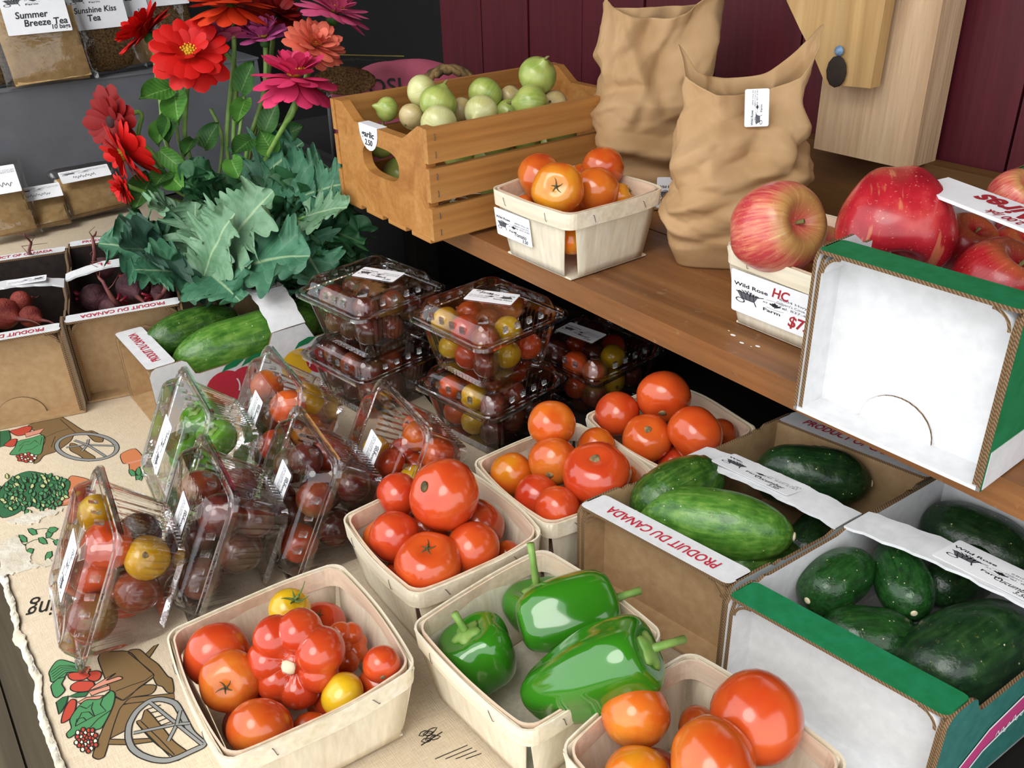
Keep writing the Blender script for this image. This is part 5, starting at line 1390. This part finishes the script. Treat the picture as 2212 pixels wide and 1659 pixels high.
farm_label(bag1, T(.038, -.070, .034) @ RX(radians(86)), .060, .042)

# ------------------------------------------------------------ pink basket, zip bag behind the crate
pk = thing('pink_basket', 'basket wrapped in pink paper with a braided handle behind the onion crate', 'basket', M=T(-1.50, .865, .213) @ RZ(radians(60)))
g = G()
def f(u, v):
    x = (u-.5)*.30; yb = (v-.5)*2; zz = .165*(1-abs(yb)**2.4)**.6 if abs(yb) < 1 else 0
    return Vector((x+.006*nz((u*4, v*4, 0)), yb*.10, zz*(1-.28*smoothstep(.55, 1, u)-.18*smoothstep(.35, 0, u))+.003*nz((u*7, v*7, 1))))
g.grid(24, 24, f); o = g.obj('pink_wrap', PINKP, pk, True, recalc=False); m = o.modifiers.new('paper', 'SOLIDIFY'); m.thickness = .001
g = G(); vs, fs, w_ = text_geo('TOSI', .0); write(g, 'TOSI', -.105, 0, .040, 0, .01); 
g.obj('lettering', INK, pk, M=T(.0, -.0735, .122) @ RX(radians(59)), recalc=False)
G().tube([(-.15, -.10+.2*k/12, .02+.14*sqrt(max(0, 1-((k-6)/6.0)**2))) for k in range(13)], .004, 6).obj('grey_rim', GREYP, pk, True)
g = G()
hp = [Vector((.060+.062*cos(pi*k/20), -.115, .090+.075*sin(pi*k/20))) for k in range(21)]
for s_ in range(3): g.tube([p+Vector((.004*cos(k*1.3+s_*2.1), .006*sin(k*1.3+s_*2.1), .004*sin(k*1.3+s_*2.1))) for k, p in enumerate(hp)], .0058, 7)
g.obj('braided_handle', ROPE, pk, True)
zb = thing('zip_bag', 'clear zip bag of dried herbs behind the crate', 'bag', M=frame(PD(770, 165, 1.55), (.5, -.3, .8), CR))
G().grid(16, 12, lambda u, v: Vector(((u-.5)*.17, (v-.5)*.10, .018*sin(pi*u)*sin(pi*v)+.003*nz((u*6, v*6, 2))))).obj('bag_film', FILM, zb, True, recalc=False)
G().globe(16, 10, lambda u, v: Vector((.055*sin(v)*cos(u)-.02, .032*sin(v)*sin(u)-.01, .007*cos(v)))).obj('dried_herbs', TEAH, zb, True)
G().box(-.080, .080, .037, .0385, .010, .011).obj('zip_strip', simple('zip_yellow', '#8a7d3a', None, rough=.5), zb)

# ------------------------------------------------------------ zinnias
def petal_mesh(mat, curl=.25, w=.205):
    def f(u, v):
        hw = w*(.32+.68*smoothstep(0, .6, v))*sqrt(max(0, 1-max(0, (v-.62)/.38)**2.2)); x = (u-.5)*2*hw
        return Vector((v, x, curl*v*v*.6 - .9*x*x + .10*sin(pi*v)))
    g = G().grid(4, 12, f); return g.mesh('petal', mat, True)
ZP = {}
BUCK = PD(510, 560, 1.56); BUCK.z = 0; BUCK.y += .03
def stem_tube(o, pts, r=.0035, name='stem', mat=G_STEM):
    P0 = [Vector(p) for p in pts]; fine = []
    for i in range(len(P0)-1):
        a, b = P0[max(i-1, 0)], P0[i]; c, d = P0[i+1], P0[min(i+2, len(P0)-1)]
        for k in range(5):
            t = k/5; fine.append(.5*((2*b)+(c-a)*t+(2*a-5*b+4*c-d)*t*t+(3*b-a-3*c+d)*t**3))
    fine.append(P0[-1]); return G().tube(fine, lambda s: r*(1-.15*s), 8).obj(name, mat, o, True)
def zinnia(label, px, py, rpx, dep, face, mat, layers, disc='y', stem=None, bract=True, curl=.2, cone=False):
    p = PD(px, py, dep); R = rpx*dep/FPX; n = CR*face[0] + CU*face[1] - CF*face[2]
    R *= 1.18; M = frame(p, n, CR); t = thing('zinnia', label, 'flower', M=M, group='zinnias in the bouquet'); rz = random.Random(int(px))
    key = (mat.name, round(curl, 2))
    if key not in ZP: ZP[key] = petal_mesh(mat, curl)
    for li, (cnt, elev, ln) in enumerate(layers):
        for k in range(cnt):
            a = 2*pi*(k+.5*(li % 2))/cnt + rz.uniform(-.08, .08); e = radians(elev+rz.uniform(-9, 9)); L = R*ln*rz.uniform(.88, 1.08)
            put('petal', ZP[key], t, RZ(a) @ T(R*.06, 0, li*R*.05) @ RY(-e) @ RX(rz.uniform(-.2, .2)) @ S(L, L*rz.uniform(1.0, 1.25), L))
    dr = R*.20
    G().globe(16, 8, lambda u, v: Vector((dr*sin(v)*cos(u), dr*sin(v)*sin(u), dr*.55*cos(v)))).obj('disc', Z_DISC if disc == 'y' else Z_DARK, t, True, T(0, 0, len(layers)*R*.05))
    if disc == 'y':
        fl = G()
        for k in range(22):
            a = k*2.4; q = dr*1.05*sqrt(k/22); fl.globe(6, 4, lambda u, v: Vector((dr*.16*sin(v)*cos(u)+q*cos(a), dr*.16*sin(v)*sin(u)+q*sin(a), dr*.22*cos(v)+dr*.5)))
        o = fl.obj('florets', PRINTY, t, True, T(0, 0, len(layers)*R*.05)); o['kind'] = 'stuff'
    if bract: G().globe(14, 8, lambda u, v: Vector((R*.20*sin(v)*cos(u), R*.20*sin(v)*sin(u), R*.20*cos(v)))).obj('bract_cup', ZLEAFD, t, True, T(0, 0, -R*.14))
    Mi = M.inverted(); path = [p - n*(R*.25)]
    for q in (stem or []): path.append(PD(*q))
    path.append(Vector((BUCK.x+rz.uniform(-.03, .03), BUCK.y+rz.uniform(-.03, .03), .16)))
    stem_tube(t, [Mi @ q for q in path], .0042)
    return t
D3 = [(16, 0, 1.0), (15, 22, .88), (11, 44, .66)]
FULL = [(16, -8, 1.0), (15, 12, .92), (13, 32, .78), (10, 52, .58), (6, 70, .38)]
DROOP = [(17, -34, 1.0), (16, -8, .95), (12, 22, .75)]
zinnia('large scarlet zinnia with a yellow centre facing forward', 410, 120, 70, 1.42, (.15, .35, .9), Z_RED, [(17, -12, 1.0), (17, 8, .95), (10, 34, .62)], stem=[(402, 215, 1.46), (410, 340, 1.50)])
zinnia('red zinnia seen from the side at the upper left', 318, 75, 62, 1.48, (-.55, .55, .45), Z_RED, D3, stem=[(345, 200, 1.5), (380, 350, 1.52)])
zinnia('orange-scarlet zinnia cut off by the top edge', 500, 14, 82, 1.44, (.0, .95, .25), Z_ORG, DROOP, stem=[(505, 130, 1.48), (490, 320, 1.5)])
zinnia('dark red zinnia in shade at the top', 597, 36, 52, 1.52, (.4, .6, .5), Z_DRED, D3, 'd', stem=[(580, 160, 1.53), (540, 330, 1.53)])
zinnia('dusky pink zinnia cup between the scarlet ones', 482, 92, 58, 1.47, (.05, .95, .30), Z_PNK, [(15, 14, 1.0), (13, 36, .85), (9, 58, .6)], stem=[(510, 160, 1.49), (505, 330, 1.5)])
zinnia('mauve zinnia with spent petals', 570, 84, 48, 1.46, (-.1, .7, .6), Z_MAG, [(14, 10, 1.0), (12, 34, .9), (9, 58, .7)], stem=[(570, 200, 1.48), (530, 350, 1.5)])
zinnia('dense coral zinnia dome on the right', 678, 104, 58, 1.43, (.45, .55, .7), Z_COR, FULL, stem=[(640, 230, 1.47), (560, 360, 1.5)])
zinnia('large hot pink zinnia with pale inner petals', 638, 176, 78, 1.38, (.05, .86, .42), Z_HOT, [(16, -38, .95), (17, -10, 1.0), (14, 22, .82), (10, 50, .6)], stem=[(632, 245, 1.40), (612, 275, 1.43), (560, 370, 1.49)])
zinnia('bright pink zinnia at the top right of the bouquet', 722, 30, 66, 1.45, (.35, .85, .4), Z_PNK, [(15, -16, 1.0), (15, 8, .92), (11, 38, .66)], stem=[(690, 110, 1.48), (600, 300, 1.5)])
zinnia('drooping dark red zinnia with a brown centre at the far left', 246, 262, 60, 1.43, (-.45, -.35, .75), Z_DRED, [(16, -4, 1.0), (15, 16, .86)], 'd', stem=[(305, 245, 1.46), (312, 330, 1.48)])
zinnia('bent scarlet zinnia hanging at the left', 272, 330, 62, 1.41, (-.75, -.50, .30), Z_RED, DROOP, 'y', stem=[(315, 318, 1.43), (350, 360, 1.45), (362, 400, 1.47)])
zinnia('small red zinnia low on the left under the bent one', 268, 405, 30, 1.43, (-.6, -.4, .5), Z_RED, D3, 'd', stem=[(330, 420, 1.46)])

def leafy(parent, name, mat, base, tip, width, up, cup=.15, ruff=0.0, rf=9, lobes=0, lobamp=.0, curl=.0, nu=14, nv=22, seed=0, thick=0):
    """leaf sheet from base to tip (world points); up = rough normal"""
    base, tip = Vector(base), Vector(tip); ax = tip-base; L = ax.length
    M = frame(base, ax, up); hw = width/2
    def f(u, v):
        s = 2*u-1; sh = (sin(pi*min(1, (.06+.94*v)**.85))**.75) if v < 1 else 0.02
        if lobes:
            sh = (sin(pi*min(1, (.04+.90*v)**.72))**.6)
            sd_ = 1.3 if s > 0 else 0
            big = abs(sin(lobes*v*pi+seed+sd_))**.8; tee = abs(sin(lobes*3.7*v*pi+seed*2+sd_*2))
            e_ = abs(s)**1.5; lo = 1+e_*(lobamp*(big-.62)+.26*(tee-.5)+.10*nz((v*14, sd_, seed), 1, seed)); jag = 1
        else: lo = jag = 1
        x = s*hw*sh*lo
        z_ = cup*width*s*s + ruff*width*(abs(s)**2)*sin(rf*v*6.28+s*2+seed)*(.6+.8*nz((v*5, s, seed), 1, seed)) + .015*L*nz((u*4, v*5, seed), 1, seed)
        y_ = L*v + (.10*width*ruff*8*sin(rf*v*6.28*.8+1+seed)*abs(s)**3 if ruff else 0)
        bend = curl*L*v*v
        return Vector((z_-bend, x, y_ - abs(curl)*.35*L*v**3))
    return G().grid(nu, nv, f).obj(name, mat, parent, True, (parent.matrix_world.inverted() if False else Matrix()) @ M if parent is None else None, False) if parent is None else \
        G().grid(nu, nv, f).obj(name, mat, parent, True, parent.matrix_basis.inverted() @ M, False)
# zinnia foliage sprays (leafy stems standing in the same bucket)
sp = thing('leafy_stem', 'spray of broad green zinnia leaves below the flowers', 'foliage', (BUCK.x, BUCK.y, .12))
for k, (b, t_, w_, m_) in enumerate((((372, 190, 1.45), (300, 208, 1.40), .042, ZLEAF), ((378, 205, 1.45), (380, 262, 1.39), .046, ZLEAF), ((352, 262, 1.47), (338, 310, 1.42), .036, ZLEAF), ((365, 245, 1.47), (360, 305, 1.43), .034, ZLEAFD),
                                    ((520, 200, 1.46), (545, 130, 1.42), .040, ZLEAFD), ((530, 215, 1.46), (508, 262, 1.40), .034, ZLEAF), ((345, 325, 1.43), (408, 378, 1.42), .030, ZLEAF), ((363, 372, 1.44), (395, 410, 1.39), .042, ZLEAF),
                                    ((362, 372, 1.44), (330, 400, 1.40), .036, ZLEAFD), ((330, 380, 1.47), (285, 452, 1.42), .050, ZLEAFD), ((500, 345, 1.44), (515, 385, 1.40), .036, ZLEAF), ((440, 320, 1.48), (470, 262, 1.46), .036, ZLEAFD),
                                    ((570, 290, 1.46), (598, 215, 1.44), .034, ZLEAFD), ((545, 300, 1.46), (500, 330, 1.42), .034, ZLEAFD), ((420, 300, 1.48), (395, 330, 1.42), .030, ZLEAFD), ((600, 300, 1.48), (655, 270, 1.46), .034, ZLEAFD), ((590, 330, 1.47), (560, 280, 1.44), .040, ZLEAF))):
    leafy(sp, 'leaf', m_, PD(*b), PD(*t_), w_, -CF, .18, .02, 2, curl=.12, seed=k, nu=8, nv=14)
for k, pp in enumerate(([(376, 195, 1.46), (385, 300, 1.49), (420, 420, 1.52)], [(528, 205, 1.47), (515, 300, 1.49), (490, 420, 1.52)], [(590, 220, 1.48), (560, 330, 1.5), (510, 430, 1.52)], [(455, 235, 1.49), (480, 300, 1.5), (470, 400, 1.52)])):
    Mi = sp.matrix_basis.inverted(); stem_tube(sp, [Mi @ PD(*q) for q in pp], .003)
bk = thing('added_shade_bucket', 'added bucket holding the zinnias, black to stand in for shade behind the kale', 'bucket', (BUCK.x, BUCK.y, .001))  # bucket added so the shaded gap below the kale turns black
g = G(); ring = lambda r, z: [(r*cos(2*pi*k/32), r*sin(2*pi*k/32), z) for k in range(32)]
g.loft([ring(.06, 0), ring(.075, .17), ring(.078, .17), ring(.078, .176), ring(.071, .176), ring(.057, .004)], True, True); g.obj('bucket_wall', simple('bucket_shade_black', '#0b0b0c', None, rough=.45), bk, True)

# ------------------------------------------------------------ kale in a glass jar
JAR = P(440, 645, .0); JAR = Vector((JAR.x+.06, JAR.y+.045, 0))
jr = thing('glass_jar', 'glass canning jar holding the kale stems behind the beets', 'jar', (JAR.x, JAR.y, .001))
g = G(); g.loft([ring(.036, 0), ring(.044, .006), ring(.045, .085), ring(.041, .100), ring(.034, .108), ring(.034, .112), ring(.037, .113), ring(.037, .117), ring(.034, .118), ring(.034, .123), ring(.031, .124), ring(.031, .108), ring(.042, .084), ring(.041, .008)], True, True)
o = g.obj('jar_glass', GLASS, jr, True)
kb = thing('kale_bunch', 'bunch of flat and curly kale leaves fanned out of a glass jar', 'kale', (JAR.x, JAR.y, .02))
KL = [ # base px, tip px (with depth), width, material, style
    ((400, 560, 1.42), (205, 505, 1.36), .105, KALE_B, 'f'), ((395, 560, 1.41), (275, 510, 1.30), .120, KALE_D, 'f'), ((430, 560, 1.42), (410, 440, 1.36), .085, KALE_P, 'f'), ((440, 600, 1.38), (478, 455, 1.30), .100, KALE_P, 'f'),
    ((455, 590, 1.38), (560, 395, 1.30), .120, KALE_P, 'f'), ((480, 590, 1.38), (640, 520, 1.26), .125, KALE_B, 'f'), ((440, 600, 1.40), (300, 560, 1.30), .095, KALE_B, 'f'), ((450, 590, 1.38), (500, 620, 1.26), .085, KALE_B, 'f'),
    ((540, 420, 1.48), (640, 290, 1.44), .120, KALE_B, 'f'), ((560, 430, 1.46), (700, 350, 1.40), .115, KALE_B, 'f'), ((620, 480, 1.40), (700, 600, 1.30), .090, KALE_B, 'f'), ((640, 430, 1.42), (770, 370, 1.36), .085, KALE_B, 'f'),
    ((660, 470, 1.38), (735, 430, 1.31), .070, KALE_P, 'f'), ((400, 470, 1.44), (330, 430, 1.36), .075, KALE_P, 'f'), 
    ((430, 450, 1.44), (440, 370, 1.39), .085, KALE_C, 'c'), ((480, 440, 1.44), (410, 380, 1.38), .080, KALE_C, 'c'), ((560, 560, 1.42), (640, 590, 1.34), .10, KALE_C, 'c'), ((600, 500, 1.42), (660, 545, 1.33), .10, KALE_C, 'c'),
    ((650, 450, 1.44), (760, 410, 1.38), .09, KALE_C, 'c'), ((640, 480, 1.42), (780, 500, 1.35), .09, KALE_C, 'c'), ((560, 450, 1.46), (640, 420, 1.40), .10, KALE_C, 'c'), 
    ((500, 500, 1.46), (540, 440, 1.42), .11, KALE_C, 'c'), ((380, 540, 1.45), (330, 580, 1.38), .09, KALE_C, 'c'), ((700, 520, 1.42), (770, 560, 1.38), .07, KALE_C, 'c'), ((350, 480, 1.46), (320, 520, 1.40), .09, KALE_C, 'c')]
for k, (b, t_, w_, m_, st) in enumerate(KL):
    if st == 'f': lo = leafy(kb, 'leaf', m_, PD(*b), PD(*t_), w_, -CF+CU*.5, .10, .11, 3.4, 4.2, .85, .18, 30, 130, k*1.37)
    else: lo = leafy(kb, 'leaf', m_, PD(*b), PD(*t_), w_, -CF+CU*.6, .10, .30, 6.5, 7, .55, .20, 30, 130, k*1.91)
    Mi = lo.matrix_basis.inverted()
    pb = PD(*b); pj = Vector((JAR.x+rq.uniform(-.015, .015), JAR.y+rq.uniform(-.015, .015), .10)); pb0 = Vector((JAR.x, JAR.y, .03))
    Mk = kb.matrix_basis.inverted(); pm = pb.lerp(pj, .5)+Vector((0, 0, .01))
    stem_tube(lo, [(lo.matrix_basis.inverted() @ Mk) @ q for q in (pb, pm, pj, pb0)], .0030, 'leaf_stalk', G_STEM)

# ------------------------------------------------------------ grey riser and tea bags
def plane_x(px, py, X): d = ray(px, py); return CO+d*(X/d.x)
RXF = -2.30
zt = plane_x(110, 186, RXF).z; yr = plane_x(575, 250, RXF).y
rs = thing('grey_riser', 'grey painted display box at the far left end, tea bags on top', 'display box', (RXF-.12, 0, 0))
G().box(-.12, .12, -.55, yr, .001, zt).obj('riser_box', GREYP, rs)
G().box(-.123, .123, -.553, yr+.003, zt, zt+.004).obj('riser_top', GREYP, rs)
def tea_bag(label, M, w_, h_, kind, lines, lw=.10, lh=.075, lz=.0, lab=True, depth_=.018, npk=6):
    t = thing('tea_bag', label, 'tea bag', M=M, group='clear bags of tea'); rr = random.Random(len(label))
    pil = lambda u, v, s: Vector(((u-.5)*w_+.003*nz((u*5, v*5, s)), v*h_+.002*nz((u*6, v*4, s+2)), s*(depth_*(max(0, sin(pi*u))**.22)*(max(0, sin(pi*min(1, v*1.02)))**.25)+.0025*nz((u*8, v*9, 4)))))
    G().grid(16, 18, lambda u, v: pil(u, v, 1)).obj('bag_front', FILM, t, True, recalc=False); G().grid(16, 18, lambda u, v: pil(u, v, -1)).obj('bag_back', FILM, t, True, recalc=False)
    if kind == 'p':
        for k in range(npk):
            hh = h_*((.60-.07*k) if h_ > .15 else (.80-.105*k)); G().box(-w_*.40, w_*.40, .008, .008+hh+rr.uniform(-.004, .004), 0, .0018).obj('tea_packet', TEAP, t, M=T(rr.uniform(-.004, .004), 0, -.009+.0030*k) @ RZ(rr.uniform(-.05, .05)))
    else:
        G().globe(24, 16, lambda u, v: Vector((w_*.44*sin(v)**.6*(1 if cos(u) > 0 else -1)*abs(cos(u))**.5, h_*.36+h_*.34*cos(v)*1.0, depth_*.8*sin(v)**.6*sin(u)))).obj('loose_tea', TEAH, t, True)
    if lab:
        M2 = T(0, lz, depth_*1.12+.003)
        lb = G().slab(rrect(lw, lh, .002, 3), .0005).obj('label', LABELW, t, M=M2); lb['label'] = 'white handwritten tea label'
        put('print', LABEL_PRINT, lb, T(0, lh*.24, .0009) @ S(lw/2, lh*.26, .2))
        g = G()
        for (tx, x, y, s_) in lines: write(g, tx, x*lw/2, y*lh/2, s_, 0, .018, .15)
        g.obj('handwriting', INK, lb, M=T(0, 0, .0011), recalc=False)
    return t
def stand(px, py, X, lean, z=None, rz=0): p = plane_x(px, py, X); return T(p.x, p.y, p.z if z is None else z) @ RZ(radians(90+rz)) @ RX(radians(90-lean))
SL = [('10 bags', .35, -.86, .013)]
tea_bag('bag of paper tea sachets labelled Summer Breeze Tea', stand(120, 188, RXF+.015, 14, zt+.005, -4), .190, .26, 'p', [('Summer', -.65, -.30, .019), ('Breeze Tea', -.45, -.66, .019)]+SL, .128, .092, .150)
tea_bag('bag of loose leaf tea labelled Sunshine Kiss Tea', stand(246, 168, RXF-.030, 12, zt+.005, 2), .165, .25, 'l', [('Sunshine Kiss', -.85, -.20, .017), ('Tea', -.45, -.60, .019)], .122, .088, .140)
tea_bag('bag of tea labelled Rose Tea behind the red zinnia', stand(310, 150, RXF-.072, 12, zt+.005, 2), .10, .25, 'p', [('Rose', -.6, .1, .02), ('Tea', -.5, -.30, .02)]+SL, .085, .10, .160, npk=4)
tea_bag('bag of tea labelled Wild Rose at the top behind the flowers', stand(392, 140, RXF-.095, 12, zt+.005, 2), .12, .25, 'l', [('Wild', -.7, .1, .024), ('Rose', -.7, -.4, .02)], .10, .10, .175)
tea_bag('bag of brown loose tea cut off by the left edge', stand(2, 185, RXF-.034, 12, zt+.005, 2), .13, .25, 'l', [], lab=False)
tea_bag('small bag of stacked tea sachets with a faint label lying in front of the riser', stand(112, 494, -2.185, 48, .012, -3), .105, .10, 'p', [('~~~~~~~~', -.8, -.5, .012)], .09, .036, .080, depth_=.016)
tea_bag('wider bag of stacked tea sachets beside the drooping zinnia', stand(222, 480, -2.215, 44, .012, 2), .150, .135, 'p', [('~~~~~~~', -.5, -.5, .012)], .11, .030, .095, depth_=.016)
tea_bag('bag of tea sachets at the left edge above the beets', stand(20, 505, -2.17, 30, .012, -4), .13, .17, 'p', [('~~~~~~', -.4, -.5, .016)], .10, .06, .12, depth_=.018)
# rough batten lying on the table under the shelf
bt = tag(G().box(-.20, .20, -.018, .018, 0, .022).obj('wooden_batten', SHELFW, None, M=T(-1.12, .735, .001) @ RZ(radians(20))), 'brown wooden batten on the table behind the left punnet stack', 'batten')
